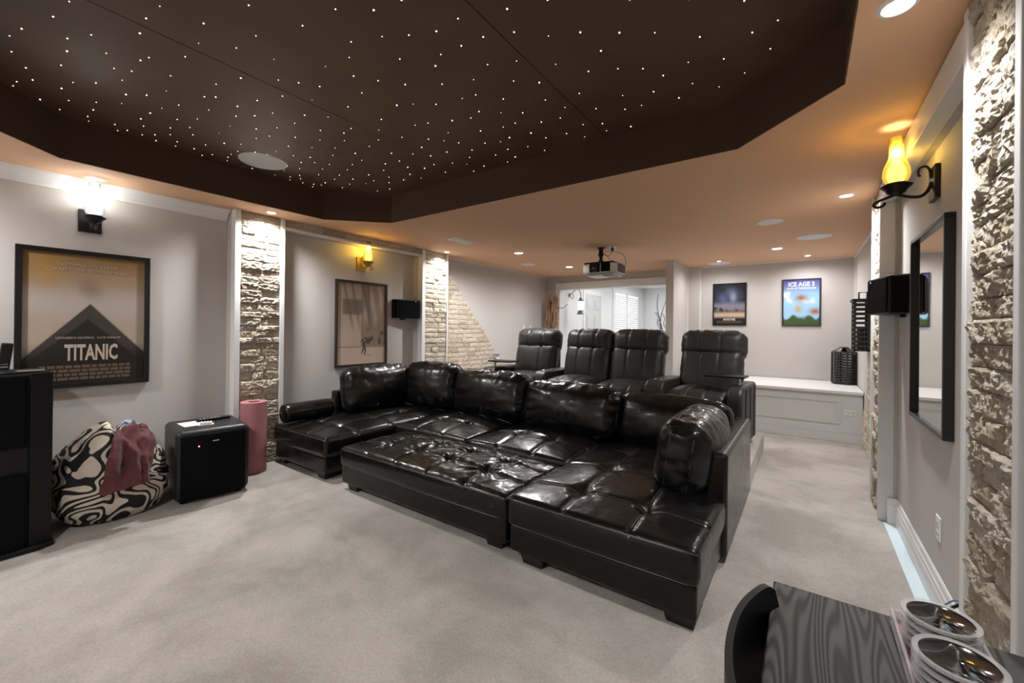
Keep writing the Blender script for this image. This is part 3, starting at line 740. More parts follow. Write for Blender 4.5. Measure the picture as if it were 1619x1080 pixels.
def art_bright(u, v):
    n = nz2(u, v, 5, 4)
    c = mixc((.35, .62, .85), (.10, .09, .30), ss(.55, 1, v))
    c = lay(c, (.85, .88, .92), ss(-.05, .25, n) * ss(.45, .55, v) * (1 - ss(.68, .78, v)))
    c = lay(c, (.30, .12, .05), np.exp(-(((u - .5) / .2) ** 2 + ((v - .60) / .10) ** 2) * 1.4))
    c = lay(c, (.50, .36, .2), np.exp(-(((u - .42) / .13) ** 2 + ((v - .36) / .11) ** 2) * 1.5))
    c = lay(c, (.42, .11, .045), np.exp(-(((u - .88) / .2) ** 2 + ((v - .30) / .09) ** 2) * 1.6))
    return lay(c, (.06, .10, .03), (1 - ss(.14, .22, v + n * .12)))
t = thing('framed_poster', 'small bright blue film poster with white title on the back wall', 'poster', (-.057, YB - .001, 1.795), 0, 'framed film posters')
frame(t, .485, .72, .02, mat('grey_blue_frame', (.03, .03, .045), .35), .02)
paint('print', .45, .685, art_bright, t, nx=64)
text_mesh('ICE AGE 3', .088, INKW, t, (0, -.0135, .275), sx=.85, bold=.0025)
text_mesh('DAWN OF THE DINOSAURS', .036, INKW, t, (0, -.0135, .215), sx=.80, bold=.001)

t = thing('wall_mirror', 'tall black framed mirror hung flat on the right wall', 'mirror', (XR - .001, 2.985, 1.38), R(-90))
frame(t, .735, 1.02, .022, BLACKF, .038)
MB().box(-.72 / 2 + .012, .72 / 2 - .012, -.018, -.012, -.495, .495).build('mirror_glass', mat('mirror_glass', (.72, .72, .70), .02, metal=1.0), t)

# ------------------------------------------------------------------ surround speakers
def surround(side, label):
    s = side
    xw = XR if s < 0 else XL
    poly = [(0, 3.586), (.10, 3.62), (.172, 3.935), (0, 3.955)]
    t = thing('wall_speaker', label, 'speaker', (xw, 3.77, 1.46), group='surround speakers')
    P = [(xw + s * a, y) for a, y in poly]
    MB().prism(P, 1.475, 1.728).build('cabinet', BLACKP, t, world=True, bevel=.008)
    def face(i, j, d, z0, z1, nm, m, sh=.012):
        a, b = Vector(P[i]), Vector(P[j]); e = (b - a).normalized(); n = Vector((e.y, -e.x))
        c = Vector((sum(p[0] for p in P) / 4, sum(p[1] for p in P) / 4))
        if n.dot((a + b) / 2 - c) < 0: n = -n
        a, b = a + e * sh, b - e * sh
        q = [a, b, b + n * d, a + n * d]
        return MB().prism([(p.x, p.y) for p in q], z0, z1).build(nm, m, t, world=True, bevel=.004)
    face(0, 1, .006, 1.485, 1.718, 'grille', BLACKG); face(1, 2, .008, 1.485, 1.718, 'grille', BLACKG)
    a, b = Vector(P[1]), Vector(P[2]); p = a.lerp(b, .78); e = (b - a).normalized(); n = Vector((e.y, -e.x)) * (-1 if s < 0 else 1)
    if n.x * s < 0: n = -n
    p = p + n * .0085
    q = [p - e * .009, p + e * .009, p + e * .009 + n * .002, p - e * .009 + n * .002]
    MB().prism([(k.x, k.y) for k in q], 1.695, 1.71).build('badge', CHROME, t, world=True)
    MB().box(min(xw, xw + s * .03), max(xw, xw + s * .03), 3.73, 3.80, 1.455, 1.475).build('bracket', BLACKM, t, world=True)
surround(1, 'black wall speaker beside the sepia poster')
surround(-1, 'black angled wall speaker at the left edge of the mirror')
# ------------------------------------------------------------------ black sectional sofa
def tuft(xs, ys, line=.012, sl=.014, dep=.03, st=.06, wr=.006, fr=9, seed=1, ext=None, raised=.0):
    off = Vector((seed * 5.1, seed * 2.7, seed))
    def f(P, C):
        m = ss(.35, .95, C[:, 2])
        z = np.zeros(len(P)); x, y = P[:, 0], P[:, 1]
        for a in xs: z -= line * np.exp(-((x - a) / sl) ** 2)
        for a in ys: z -= line * np.exp(-((y - a) / sl) ** 2)
        near = np.zeros(len(P))
        for a in xs:
            for b in ys:
                r2 = (x - a) ** 2 + (y - b) ** 2
                z -= dep * np.exp(-r2 / st ** 2); near += np.exp(-r2 / (2.2 * st) ** 2)
                th = np.arctan2(y - b, x - a)
                z += wr * .8 * np.sin(th * 9 + a * 30 + b * 17) * np.exp(-r2 / (1.9 * st) ** 2) * (1 - np.exp(-r2 / (.6 * st) ** 2))
        for i in range(len(P)):
            if m[i] > .01:
                p = Vector((P[i][0] * fr, P[i][1] * fr, 0)) + off
                w = 1 - 2 * abs(mnoise.noise(p)); w2 = mnoise.noise(p * 2.3)
                z[i] += wr * (.45 + near[i]) * (w * .6 + w2 * .5)
        P[:, 2] += z * m
        return P
    return f
def legs(t, pts, w=.10, h=.06):
    for x, y in pts:
        MB().add([(x - w / 2 * .8, y - w / 2 * .8, 0), (x + w / 2 * .8, y - w / 2 * .8, 0), (x + w / 2 * .8, y + w / 2 * .8, 0), (x - w / 2 * .8, y + w / 2 * .8, 0),
                  (x - w / 2, y - w / 2, h), (x + w / 2, y - w / 2, h), (x + w / 2, y + w / 2, h), (x - w / 2, y + w / 2, h)],
                 [(0, 3, 2, 1), (4, 5, 6, 7), (0, 1, 5, 4), (1, 2, 6, 5), (2, 3, 7, 6), (3, 0, 4, 7)]).build('leg', BLACKM, t, world=True, bevel=.004)
def seat(t, x0, x1, y0, y1, z0, z1, nx, ny, xs, ys, puff=.035, seed=1, wr=.006, dep=.03, line=.012, nz=6, name='seat_cushion'):
    c = ((x0 + x1) / 2, (y0 + y1) / 2, (z0 + z1) / 2); L = t.location
    xa = [x0 + (x1 - x0) * k - c[0] for k in xs]; ya = [y0 + (y1 - y0) * k - c[1] for k in ys]
    loc = (c[0] - L[0], c[1] - L[1], c[2] - L[2])
    o, P = pad(name, LEATHER, t, (x1 - x0, y1 - y0, z1 - z0), loc, r=.04, n=(nx, ny, nz), puff=(0.006, .006, puff), disp=tuft(xa, ya, wr=wr, seed=seed, dep=dep, line=line))
    loop = P.loop(2, .82, 120, 1.0); MB().tube([tuple(p) for p in loop], .0045, 6, True).build('piping', SEAM, o, True)
    loop = P.loop(2, -.9, 80, 1.0); MB().tube([tuple(p) for p in loop], .003, 5, True).build('piping', SEAM, o, True)
    h = P.h
    def seamline(fix, val, lim):
        tt = np.linspace(-lim, lim, 70); m = MB()
        for s in (-.0065, .0065):
            C = np.zeros((len(tt), 3)); C[:, 2] = 1
            C[:, fix] = (val + s) / h[fix]; C[:, 1 - fix] = tt / h[1 - fix]
            q = P.disp(P.pt(C), C); q[:, 2] += .0006
            m.tube([tuple(p) for p in q], .0022, 5)
        m.build('seam', SEAM, o, True)
    for a in xa: seamline(0, a, h[1] - .05)
    for a in ya: seamline(1, a, h[0] - .05)
    return o
GROUP = 'pieces of the black leather sectional'
# right chaise
t = thing('sofa_chaise', 'black leather chaise at the right, tufted seat nearest the camera', 'sofa', (-.9, 2.9, 0), group=GROUP)
MB().box(-1.41, -.385, 1.985, 3.86, .05, .205).build('base', LEATHER, t, world=True, bevel=.02, seg=3)
seat(t, -1.425, -.372, 1.968, 3.80, .195, .375, 84, 132, (.335, .70), (.16, .40, .63, .86), puff=.045, seed=2, wr=.0035, dep=.034)
MB().box(-.475, -.358, 2.66, 3.90, .035, .64).build('side_panel', LEATHER, t, world=True, bevel=.025, seg=4)
MB().box(-1.425, -.476, 3.77, 3.90, .05, .63).build('back_panel', LEATHER, t, world=True, bevel=.025, seg=4)
legs(t, ((-1.26, 2.06), (-.46, 2.06), (-1.30, 3.78), (-.46, 3.78)), .15)
# ottoman
t = thing('ottoman', 'large wrinkled black leather ottoman filling the middle of the sofa', 'ottoman', (-2.3, 2.35, 0))
MB().box(-3.155, -1.455, 2.01, 2.69, .05, .215).build('base', LEATHER, t, world=True, bevel=.02, seg=3)
seat(t, -3.17, -1.44, 1.995, 2.705, .19, .35, 130, 76, (.2, .4, .6, .8), (.33, .68), puff=.05, seed=5, wr=.011, dep=.028, line=.010)
legs(t, ((-3.03, 2.09), (-1.56, 2.09), (-3.03, 2.6), (-1.56, 2.6)), .13)
# middle seats
t = thing('armless_sofa', 'middle sofa section with two black leather seats behind the ottoman', 'sofa', (-2.4, 3.3, 0), group=GROUP)
MB().box(-3.38, -1.435, 2.76, 3.86, .05, .205).build('base', LEATHER, t, world=True, bevel=.02, seg=3)
seat(t, -3.385, -2.415, 2.735, 3.78, .195, .375, 72, 76, (.33, .67), (.36, .7), puff=.05, seed=8, wr=.004, dep=.03)
seat(t, -2.405, -1.432, 2.735, 3.78, .195, .375, 72, 76, (.33, .67), (.36, .7), puff=.05, seed=9, wr=.004, dep=.03)
MB().box(-3.385, -1.43, 3.77, 3.90, .05, .63).build('back_panel', LEATHER, t, world=True, bevel=.025, seg=4)
legs(t, ((-3.25, 2.85), (-1.56, 2.85), (-3.25, 3.78), (-1.56, 3.78)), .12)
# left chaise
t = thing('sofa_chaise', 'black leather chaise at the left, along the wall behind the yoga mat', 'sofa', (-3.85, 2.9, 0), group=GROUP)
MB().box(-4.30, -3.405, 2.015, 3.86, .05, .205).build('base', LEATHER, t, world=True, bevel=.02, seg=3)
seat(t, -4.325, -3.392, 2.0, 3.80, .195, .375, 76, 120, (.33, .67), (.18, .40, .62, .84), puff=.045, seed=12, wr=.0035, dep=.034)
MB().box(-4.335, -4.225, 2.62, 3.90, .05, .64).build('side_panel', LEATHER, t, world=True, bevel=.025, seg=4)
MB().box(-4.225, -3.39, 3.77, 3.90, .05, .63).build('back_panel', LEATHER, t, world=True, bevel=.025, seg=4)
legs(t, ((-4.2, 2.09), (-3.5, 2.09), (-4.2, 3.78), (-3.5, 3.78)), .13)

def cushion(label, size, loc, rot, seed, wr=.011, puff=.07, fr=6.5):
    t = thing('sofa_cushion', label, 'cushion', loc, group='loose black leather sofa cushions')
    t.rotation_euler = rot
    o, P = pad('cover', LEATHER, t, size, (0, 0, 0), r=.085, n=(46, 14, 32), puff=(.02, puff, .025), wr=(wr, fr), seed=seed)
    for v in (-.52, .52):
        lp = P.loop(1, v, 100, 1.004)
        MB().tube([tuple(p) for p in lp], .004, 6, True).build('piping', SEAM, o, True)
    return t
cushion('puffy black leather cushion along the left wall, brightly shining', (.86, .20, .46), (-4.09, 3.06, .655), (R(-10), 0, R(90)), 1, .010)
cushion('wrinkled black leather corner cushion, leftmost along the sofa back', (.70, .22, .48), (-3.70, 3.58, .665), (R(-12), 0, R(14)), 2, .016)
cushion('gathered black leather back cushion behind the left middle seat', (.93, .22, .46), (-2.82, 3.60, .635), (R(-13), 0, 0), 3, .018)
cushion('gathered black leather back cushion behind the right middle seat', (.96, .22, .43), (-1.82, 3.55, .60), (R(-13), 0, R(-3)), 4, .016)
cushion('smooth black leather corner cushion at the head of the right chaise', (.88, .20, .41), (-.90, 3.57, .585), (R(-14), 0, R(-6)), 5, .006)
cushion('black leather cushion seen end on against the right side panel', (.82, .25, .42), (-.60, 2.96, .585), (R(-8), 0, R(-90)), 6, .013)
# bolster
t = thing('bolster_pillow', 'black leather bolster roll on the left chaise by the wall', 'pillow', (-4.20, 2.29, .485))
MB().lathe([(0, -.26), (.07, -.258), (.088, -.24), (.093, -.2), (.095, 0), (.093, .2), (.088, .24), (.07, .258), (0, .26)], 32, (0, 0, 0), 'y').build('cover', LEATHER, t, True)
for y in (-.245, .245): MB().tube([(math.cos(a) * .086, y, math.sin(a) * .086) for a in np.linspace(0, 2 * math.pi, 33)[:-1]], .004, 6, True).build('piping', SEAM, t, True)

# ------------------------------------------------------------------ recliners on the riser
def grooves(xs, dep=.012, s=.011):
    def f(P, C):
        m = ss(.0, .7, np.maximum(-C[:, 1], C[:, 2]))
        for a in xs: 
            g = dep * np.exp(-((P[:, 0] - a) / s) ** 2) * m
            P[:, 1] += g * (C[:, 1] < .5) * 1.0; P[:, 2] -= g * (C[:, 2] > .5)
        return P
    return f
def seat_unit(t, x):
    W = .60
    MB().box(x - .29, x + .29, .02, .70, .05, .40).build('base', LEATHER2, t, bevel=.02, seg=3)
    pad('footrest', LEATHER2, t, (.57, .10, .34), (x, .0, .25), r=.04, n=(16, 6, 12), puff=(0, .02, 0))
    o, P = pad('seat', LEATHER2, t, (.58, .62, .17), (x, .29, .45), r=.065, n=(44, 26, 8), puff=(0, .03, .05), disp=grooves((-.1, .1)), wr=(.002, 9), seed=x)
    o, P = pad('backrest', LEATHER2, t, (.61, .20, .50), (x, .64, .69), r=.07, n=(46, 10, 26), rot=(R(-14), 0, 0), puff=(.01, .05, .01), disp=grooves((-.1, .1)), wr=(.006, 9), seed=x + 3)
    o, P = pad('headrest', LEATHER2, t, (.64, .21, .31), (x, .74, .985), r=.085, n=(46, 12, 24), rot=(R(-9), 0, 0), puff=(.015, .06, .02), disp=grooves((-.105, .105)), wr=(.007, 9), seed=x + 7)
    MB().box(x - .27, x + .27, .80, .88, .25, 1.02).build('back_shell', LEATHER2, t, bevel=.03, seg=3)
def arm(t, x, w=.2, cup=True, tray=0, y0=-.06):
    pr = []
    for k in range(9):
        a = R(90 + 90 * k / 8); pr.append((y0 + .13 + .13 * math.cos(a), .50 + .13 * math.sin(a)))
    pr = [(y0 + .78, .60), (y0 + .74, .625)] + pr + [(y0, .05), (y0 + .78, .05)]
    o = MB().prism(pr, x - w / 2, x + w / 2, 'x').build('armrest', LEATHER2, t, True, bevel=.03, seg=4)
    if cup:
        MB().lathe([(.036, .002), (.043, .006), (.047, .004), (.048, 0)], 24, (x, y0 + .19, .63)).build('cup_holder', CHROME, o, True)
        MB().lathe([(0, .001), (.037, .001), (.037, .004), (0, .004)], 20, (x, y0 + .19, .63)).build('cup_well', BLACKG, o)
    for k in range(3):
        MB().lathe([(0, 0), (.006, .001), (.005, .004), (0, .005)], 10, (x + (-.025 + .025 * k), y0 + .42, .626)).build('button', CHROME, o)
    if tray:
        y = y0 + .24; xx = x + tray * .13
        MB().lathe([(.011, .628), (.011, .69), (.016, .69), (.016, .70)], 12, (x, y, 0)).build('tray_post', CHROME, t, True)
        MB().box(min(x - tray * .06, x + tray * .30), max(x - tray * .06, x + tray * .30), y - .10, y + .14, .70, .718).build('tray_table', BLACKP, t, bevel=.006)
    return o
RZ = .20
GR = 'charcoal recliners on the riser'
t = thing('recliner', 'charcoal recliner at the left end, against the stone triangle', 'recliner', (-3.06, 4.36, RZ), R(4), GR)
seat_unit(t, 0); arm(t, -.40, .19, False, 1); arm(t, .385, .17, True)
t = thing('double_recliner', 'charcoal double recliner with two seats in the middle of the row', 'recliner', (-1.99, 4.36, RZ), 0, GR)
seat_unit(t, -.325); seat_unit(t, .325)
t = thing('recliner', 'charcoal recliner at the right end with a black tray table', 'recliner', (-.885, 4.36, RZ), R(-3.5), GR)
seat_unit(t, 0); arm(t, -.395, .2, True); a = arm(t, .36, .13, False, -1)
for y in (.12, .36, .58): MB().box(.424, .432, y, y + .008, .08, .60).build('seam', SEAM, a)
# ------------------------------------------------------------------ projector
PWH = mat('projector_white', (.62, .60, .57), .35)
t = thing('projector', 'white and black video projector hanging from the ceiling', 'projector', (-2.19, 5.2, CZ))
MB().prism([(-.23, -.17), (-.12, -.215), (.16, -.215), (.235, -.15), (.235, .18), (-.235, .18)], -.355, -.23).build('body', PWH, t, bevel=.02, seg=3)
MB().prism([(-.19, -.15), (.19, -.15), (.20, .15), (-.20, .15)], -.385, -.355).build('bottom_shell', PWH, t, bevel=.02, seg=3)
MB().box(-.20, .20, -.19, .16, -.232, -.212).build('top_cover', BLACKP, t, bevel=.006)
MB().box(-.115, .03, -.222, -.20, -.348, -.235).build('lens_panel', BLACKP, t, bevel=.004)
MB().box(.045, .165, -.221, -.20, -.345, -.232).build('vent_panel', BLACKG, t, bevel=.004)
MB().box(.228, .2385, -.13, .14, -.345, -.24).build('side_vent', mat('dark_grey_plastic', (.06, .065, .065), .5), t, bevel=.003)
l = MB().lathe([(.058, 0), (.058, -.03), (.046, -.034), (.044, -.02)], 28, (-.045, -.222, -.29), 'y').build('lens_ring', BLACKM, t, True)
MB().lathe([(0, -.024), (.025, -.022), (.045, -.014), (.045, 0), (0, 0)], 24, (-.045, -.222, -.29), 'y').build('lens', mat('lens_glass', (.01, .008, .012), .05, coat=1), t, True)
MB().box(.03, .17, -.14, .10, -.390, -.384).build('filter_cover', mat('slate_blue', (.09, .10, .13), .4), t, bevel=.003)
MB().lathe([(.045, 0), (.05, -.012), (.03, -.02), (.03, -.07), (.036, -.075), (.036, -.11), (.022, -.12), (.022, -.16), (.03, -.165), (.03, -.185), (.012, -.19), (.012, -.215)], 20, (-.04, -.02, 0)).build('mount', BLACKM, t, True)
MB().box(-.075, .0, -.05, .02, -.012, 0).build('ceiling_plate', BLACKM, t, bevel=.003)
def curve(p, n=8):
    out = []
    p = [Vector(q) for q in p]
    for i in range(len(p) - 1):
        a, b, c, d = p[max(0, i - 1)], p[i], p[i + 1], p[min(len(p) - 1, i + 2)]
        for k in range(n):
            u = k / n; out.append(.5 * ((2 * b) + (c - a) * u + (2 * a - 5 * b + 4 * c - d) * u * u + (3 * b - a - 3 * c + d) * u ** 3))
    return out + [p[-1]]
MB().box(.06, .16, -.05, .05, -.008, 0).build('outlet_plate', WHITEP, t, bevel=.002)
MB().lathe([(.016, -.008), (.016, -.04), (.008, -.06), (0, -.06)], 12, (.11, 0, 0)).build('plug', BLACKP, t, True)
MB().tube(curve([(.11, 0, -.06), (.08, 0, -.10), (.03, .0, -.11), (-.01, .02, -.07), (.04, .02, -.12), (.12, .05, -.215)]), .004, 6).build('cable', mat('grey_cable', (.2, .2, .22), .5), t, True)
MB().tube(curve([(.0, .02, -.05), (.12, .03, -.06), (.22, .06, -.09), (.25, .10, -.16), (.235, .15, -.235)]), .004, 6).build('cable', mat('grey_cable'), t, True)

# ------------------------------------------------------------------ lanterns
LB = mat('black_lantern_wood', (.03, .032, .033), .55)
t = thing('floor_lantern', 'dark slatted six-sided lantern standing on the white bench', 'lantern', (.44, 7.36, .632), R(12))
hexp = [(.135 * math.cos(R(60 * k + 30)), .135 * math.sin(R(60 * k + 30))) for k in range(6)]
MB().prism([(a * 1.06, b * 1.06) for a, b in hexp], 0, .02).build('base', LB, t)
MB().prism([(a * 1.10, b * 1.10) for a, b in hexp], .43, .448).build('top', LB, t)
m = MB(); m.add([(a * 1.04, b * 1.04, .448) for a, b in hexp] + [(a * .35, b * .35, .505) for a, b in hexp], [(k, (k + 1) % 6, 6 + (k + 1) % 6, 6 + k) for k in range(0, 6, 2)]); m.build('roof', LB, t)
MB().prism([(a * .4, b * .4) for a, b in hexp], .50, .512).build('roof_cap', LB, t)
for k in range(6):
    a, b = Vector(hexp[k]), Vector(hexp[(k + 1) % 6])
    MB().box(a.x - .011, a.x + .011, a.y - .011, a.y + .011, .02, .43).build('post', LB, t)
    e = (b - a).normalized(); n = Vector((e.y, -e.x)) * .005
    for j in range(11):
        z = .03 + j * .037
        MB().prism([(p.x, p.y) for p in (a + n, b + n, b - n, a - n)], z, z + .016).build('slat', LB, t)
    if k % 2:
        mid = (a + b) / 2
        for dx in (-.022, .022):
            c = mid + e * dx
            MB().prism([(p.x, p.y) for p in (c - e * .007 + n * 1.2, c + e * .007 + n * 1.2, c + e * .007 - n * 1.2, c - e * .007 - n * 1.2)], .03, .42).build('slat', LB, t)
t = thing('wall_lantern', 'black slatted box lantern hung on the right wall above the bench', 'lantern', (.51, 6.12, 1.14))
for (x, y) in ((-.06, -.12), (.058, -.12), (-.06, .12), (.058, .12)): MB().box(x - .011, x + .011, y - .011, y + .011, 0, .56).build('post', LB, t)
MB().box(-.071, .069, -.131, .131, 0, .018).build('base', LB, t); MB().box(-.085, .069, -.145, .145, .56, .585).build('top', LB, t, bevel=.003)
for j in range(10):
    z = .045 + j * .052
    for b in ((-.055, .055, -.124, -.114), (-.055, .055, .114, .124), (-.066, -.056, -.115, .115), (.054, .064, -.115, .115)): MB().box(*b, z, z + .024).build('slat', LB, t)
MB().tube([(-.02, -.05, .585), (-.02, -.05, .66), (.05, -.05, .66), (.05, -.05, .585)], .009, 6).build('handle', LB, t)
MB().lathe([(0, 0), (.035, 0), (.035, .24), (.02, .25), (0, .25)], 16, (0, .0, .02)).build('candle', mat('dark_candle', (.05, .045, .04), .5), t, True)

# white plates on walls
def outlet(loc, rotz, label, horizontal=False, sockets=True):
    t = thing('wall_outlet', label, 'outlet', loc, rotz)
    w, h = (.115, .075) if horizontal else (.075, .115)
    MB().box(-w / 2, w / 2, -.007, 0, -h / 2, h / 2).build('plate', WHITEP, t, bevel=.003)
    for k in (-1, 1):
        c = (k * .024, 0) if horizontal else (0, k * .024)
        if sockets:
            o = MB().lathe([(0, -.009), (.015, -.009), (.0165, -.006), (.0165, 0)], 16, (c[0], 0, c[1]), 'y').build('socket', mat('socket_grey', (.66, .66, .66), .4), t, True)
            for s in (-1, 1): MB().box(c[0] + s * .006 - .001, c[0] + s * .006 + .001, -.0095, -.0088, c[1] - .004, c[1] + .004).build('slot', BLACKG, t)
    if not sockets: MB().box(-.012, .012, -.013, -.007, -.025, .025).build('rocker', WHITEP, t, bevel=.002)
    return t
outlet((XR, 2.86, .40), R(-90), 'white double outlet low on the right wall under the mirror')
outlet((.455, 6.52, .365), 0, 'white outlet on the panelled bench front', True)
outlet((XL, 6.78, 1.36), R(90), 'white light switch on the left wall, left one of two', sockets=False)
outlet((XL, 7.02, 1.36), R(90), 'white light switch on the left wall, right one of two', sockets=False)
t = thing('cable_grommet', 'round white cable grommet with dark cables on the right wall', 'cable outlet', (XR, 2.40, .27), R(-90))
MB().lathe([(.012, 0), (.014, -.01), (.034, -.008), (.038, 0)], 24, (0, 0, 0), 'y').build('ring', WHITEP, t, True)
MB().lathe([(0, -.002), (.013, -.002), (.013, 0), (0, 0)], 16, (0, 0, 0), 'y').build('hole', BLACKG, t)
MB().tube(curve([(0, 0, 0), (.0, -.03, -.01), (-.03, -.055, -.07), (.0, -.06, -.16), (.06, -.09, -.262)]), .006, 8).build('cable', BLACKP, t, True)
MB().tube(curve([(0, 0, .004), (-.01, -.04, .0), (-.06, -.07, -.07), (-.13, -.10, -.16), (-.16, -.12, -.265)]), .003, 6).build('cable', mat('blue_cable', (.08, .2, .45), .4), t, True)
t = thing('night_light', 'small grey plug-in night light on the stone triangle', 'night light', (XL + .034, 5.86, .86), R(90))
MB().box(-.055, .055, -.02, 0, -.04, .05).build('plate', mat('grey_plastic', (.42, .42, .43), .4), t, bevel=.004)
MB().box(-.06, .06, -.045, -.018, .035, .05).build('shade_top', mat('grey_plastic'), t, bevel=.003)
MB().lathe([(0, -.05), (.022, -.045), (.026, -.02), (.02, .0), (0, .0)], 16, (0, -.032, -.02)).build('bulb_cover', WHITEP, t, True)

# ------------------------------------------------------------------ branch bundles, lantern sconce
def branches(name, label, loc, n, h, spread_, r, m, seed, cat='branches', twist=.05, minh=.75):
    t = thing(name, label, cat, loc); random.seed(seed)
    for k in range(n):
        a = random.uniform(0, 6.28); q = random.uniform(.15, 1) ** .5 * spread_; H = h * random.uniform(minh, 1); pts = []
        ph = random.uniform(0, 6.28); lean = random.uniform(.6, 1.25)
        for i in range(15):
            f = i / 14
            pts.append((q * (1 + f * .0 * lean) * math.cos(a + f * .8) + twist * math.sin(f * 17 + ph) * .5, q * math.sin(a + f * .8) + twist * math.sin(f * 13 + ph * 2) * .5, f * H))
        MB().tube(pts, [r * (1.2 - .6 * i / 14) for i in range(15)], 6).build('branch', m, t, True)
    return t
BR1 = mat('brown_branch', (.23, .12, .065), .8, var=(14, (.40, .25, .15)))
branches('branch_bundle', 'tall bundle of brown branches in the far left corner', (-4.225, 7.36, 0), 60, 2.06, .125, .013, BR1, 4, minh=.9)
t = thing('twig_branch', 'thin dark twig sticking out of the brown branch bundle', 'branch', (-4.12, 7.36, 1.75))
MB().tube(curve([(0, 0, 0), (.08, -.01, .03), (.16, 0, .03), (.26, -.02, .10)]), .006, 6).build('twig', mat('dark_twig', (.05, .045, .045), .8), t, True)
t = thing('curly_branches', 'thin dark curly branches beside the partition wall', 'branches', (-1.96, 7.42, 0)); random.seed(9)
DT = mat('dark_twig')
for k in range(5):
    pts = [(-.0 + .02 * k, .03 * k, 0)]; x = -.06 + .03 * k; ph = k * 1.3
    for i in range(1, 30):
        f = i / 29; pts.append((x - .07 * math.sin(f * 9 + ph) * f - .05 * f * (k < 2), .03 * k + .04 * math.sin(f * 11 + ph), f * (1.98 - .1 * k)))
    MB().tube(pts, [.012 * (1.15 - .8 * i / 29) for i in range(30)], 6).build('branch', DT, t, True)
    b = pts[20 + k]; MB().tube(curve([b, (b[0] - .06, b[1], b[2] + .10), (b[0] - .05, b[1], b[2] + .22), (b[0] - .10, b[1], b[2] + .3)]), .005, 6).build('twig', DT, t, True)
t = thing('hanging_lantern', 'white metal lantern on a curled bracket in the bright room', 'lantern', (-4.3, 8.27, 1.99), R(90))
LG = mat('grey_iron', (.22, .22, .22), .5, metal=.4)
MB().lathe([(0, 0), (.05, -.004), (.03, -.02), (0, -.022)], 16, (0, 0, .12), 'y').build('wall_plate', LG, t, True)
MB().tube(curve([(0, -.01, .12), (0, -.07, .17), (0, -.15, .23), (0, -.24, .22), (0, -.28, .12), (0, -.28, .06)]), .009, 8).build('bracket', LG, t, True)
MB().tube(curve([(0, -.06, .155), (0, -.10, .12), (0, -.10, .06), (0, -.06, .05), (0, -.05, .08)]), .007, 8).build('scroll', LG, t, True)
MB().lathe([(0, .06), (.03, .05), (.035, .01), (.07, -.01), (.065, -.02), (0, -.02)], 16, (0, -.28, 0)).build('cap', LG, t, True)
MB().lathe([(.055, -.02), (.062, -.08), (.06, -.2), (.05, -.22)], 16, (0, -.28, 0)).build('glass', mat('lantern_glass', (.9, .9, .9), .2, emit=((1, 1, 1), 1.2)), t, True)
MB().lathe([(0, -.22), (.055, -.22), (.07, -.28), (.09, -.31), (0, -.31)], 16, (0, -.28, 0)).build('lantern_base', LG, t, True)

# ------------------------------------------------------------------ left corner things
t = thing('speaker_cabinet', 'tall black speaker cabinet at the left edge of the picture', 'speaker', (-3.98, .1, 0))
MB().prism([(-4.24, -.35), (-3.77, -.35), (-3.765, .36), (-3.80, .45), (-4.24, .45)], .0, 1.05).build('cabinet', BLACKP, t, world=True, bevel=.008)
MB().box(-3.768, -3.742, -.35, .345, .62, 1.045).build('upper_grille', BLACKG, t, world=True, bevel=.01)
MB().prism([(-3.768, -.35), (-3.735, -.35), (-3.735, .345), (-3.768, .345)], .03, .46).build('lower_grille', BLACKG, t, world=True, bevel=.01)
MB().prism([(-3.768, .352), (-3.738, .358), (-3.772, .452), (-3.80, .452)], .0, 1.055).build('corner_strip', BLACKP, t, world=True, bevel=.004)
MB().prism([(-3.80, -.36), (-3.71, -.36), (-3.71, .40), (-3.74, .46), (-3.80, .46)], 0, .03).build('foot_plate', BLACKP, t, world=True, bevel=.006)
t = thing('cordless_phone', 'black cordless phone standing in its dock on the speaker cabinet', 'phone', (-3.84, .262, 1.05))
MB().lathe([(0, 0), (.062, 0), (.064, .008), (.05, .018), (.03, .026), (0, .026)], 24).build('dock', BLACKP, t, True)
MB().prism([(-.016, 0), (.016, 0), (.010, .165), (-.012, .17)], -.024, .024, 'y').build('handset', BLACKM, t, bevel=.006, loc=(0, -.005, .016), rot=(R(-6), R(4), 0))
for k in range(4): MB().box(.0155, .0175, -.014, .014, .04 + k * .018, .047 + k * .018).build('key', CHROME, t)
t = thing('flat_remote', 'flat silver-edged handset lying on the speaker cabinet', 'remote', (-3.85, .355, 1.052))
MB().box(-.055, .055, -.075, .075, 0, .010).build('body', BLACKM, t, bevel=.004)
MB().box(-.05, .05, -.07, .07, .010, .013).build('face', mat('silver', (.5, .5, .5), .3, metal=.8), t, bevel=.002)

t = thing('subwoofer', 'black cube subwoofer beside the rolled pink mat', 'speaker', (-4.02, 1.34, 0), R(-7.9))
MB().box(-.27, .27, -.24, .24, .025, .55).build('cabinet', mat('black_ash_vinyl', (.012, .013, .014), .4, bump=(300, .15, .001)), t, bevel=.04, seg=5)
fr = []
for k in range(13):
    u = k / 12; fr.append((.268 + .022 * math.sin(math.pi * u) , -.215 + .43 * u))
MB().prism(fr + [(.25, .215), (.25, -.215)], .03, .515).build('front_grille', BLACKG, t, bevel=.006)
MB().box(.288, .2905, -.015, .025, .455, .462).build('badge', CHROME, t)
MB().lathe([(0, .004), (.004, .003), (.005, 0)], 10, (.284, -.10, .43), 'x').build('power_light', mat('red_led', (1, .1, .1), .4, emit=((1, .12, .12), 8)), t, True)
for (x, y) in ((-.2, -.18), (.2, -.18), (-.2, .18), (.2, .18)): MB().lathe([(0, 0), (.022, 0), (.025, .025), (0, .025)], 12, (x, y, 0)).build('foot', BLACKP, t)
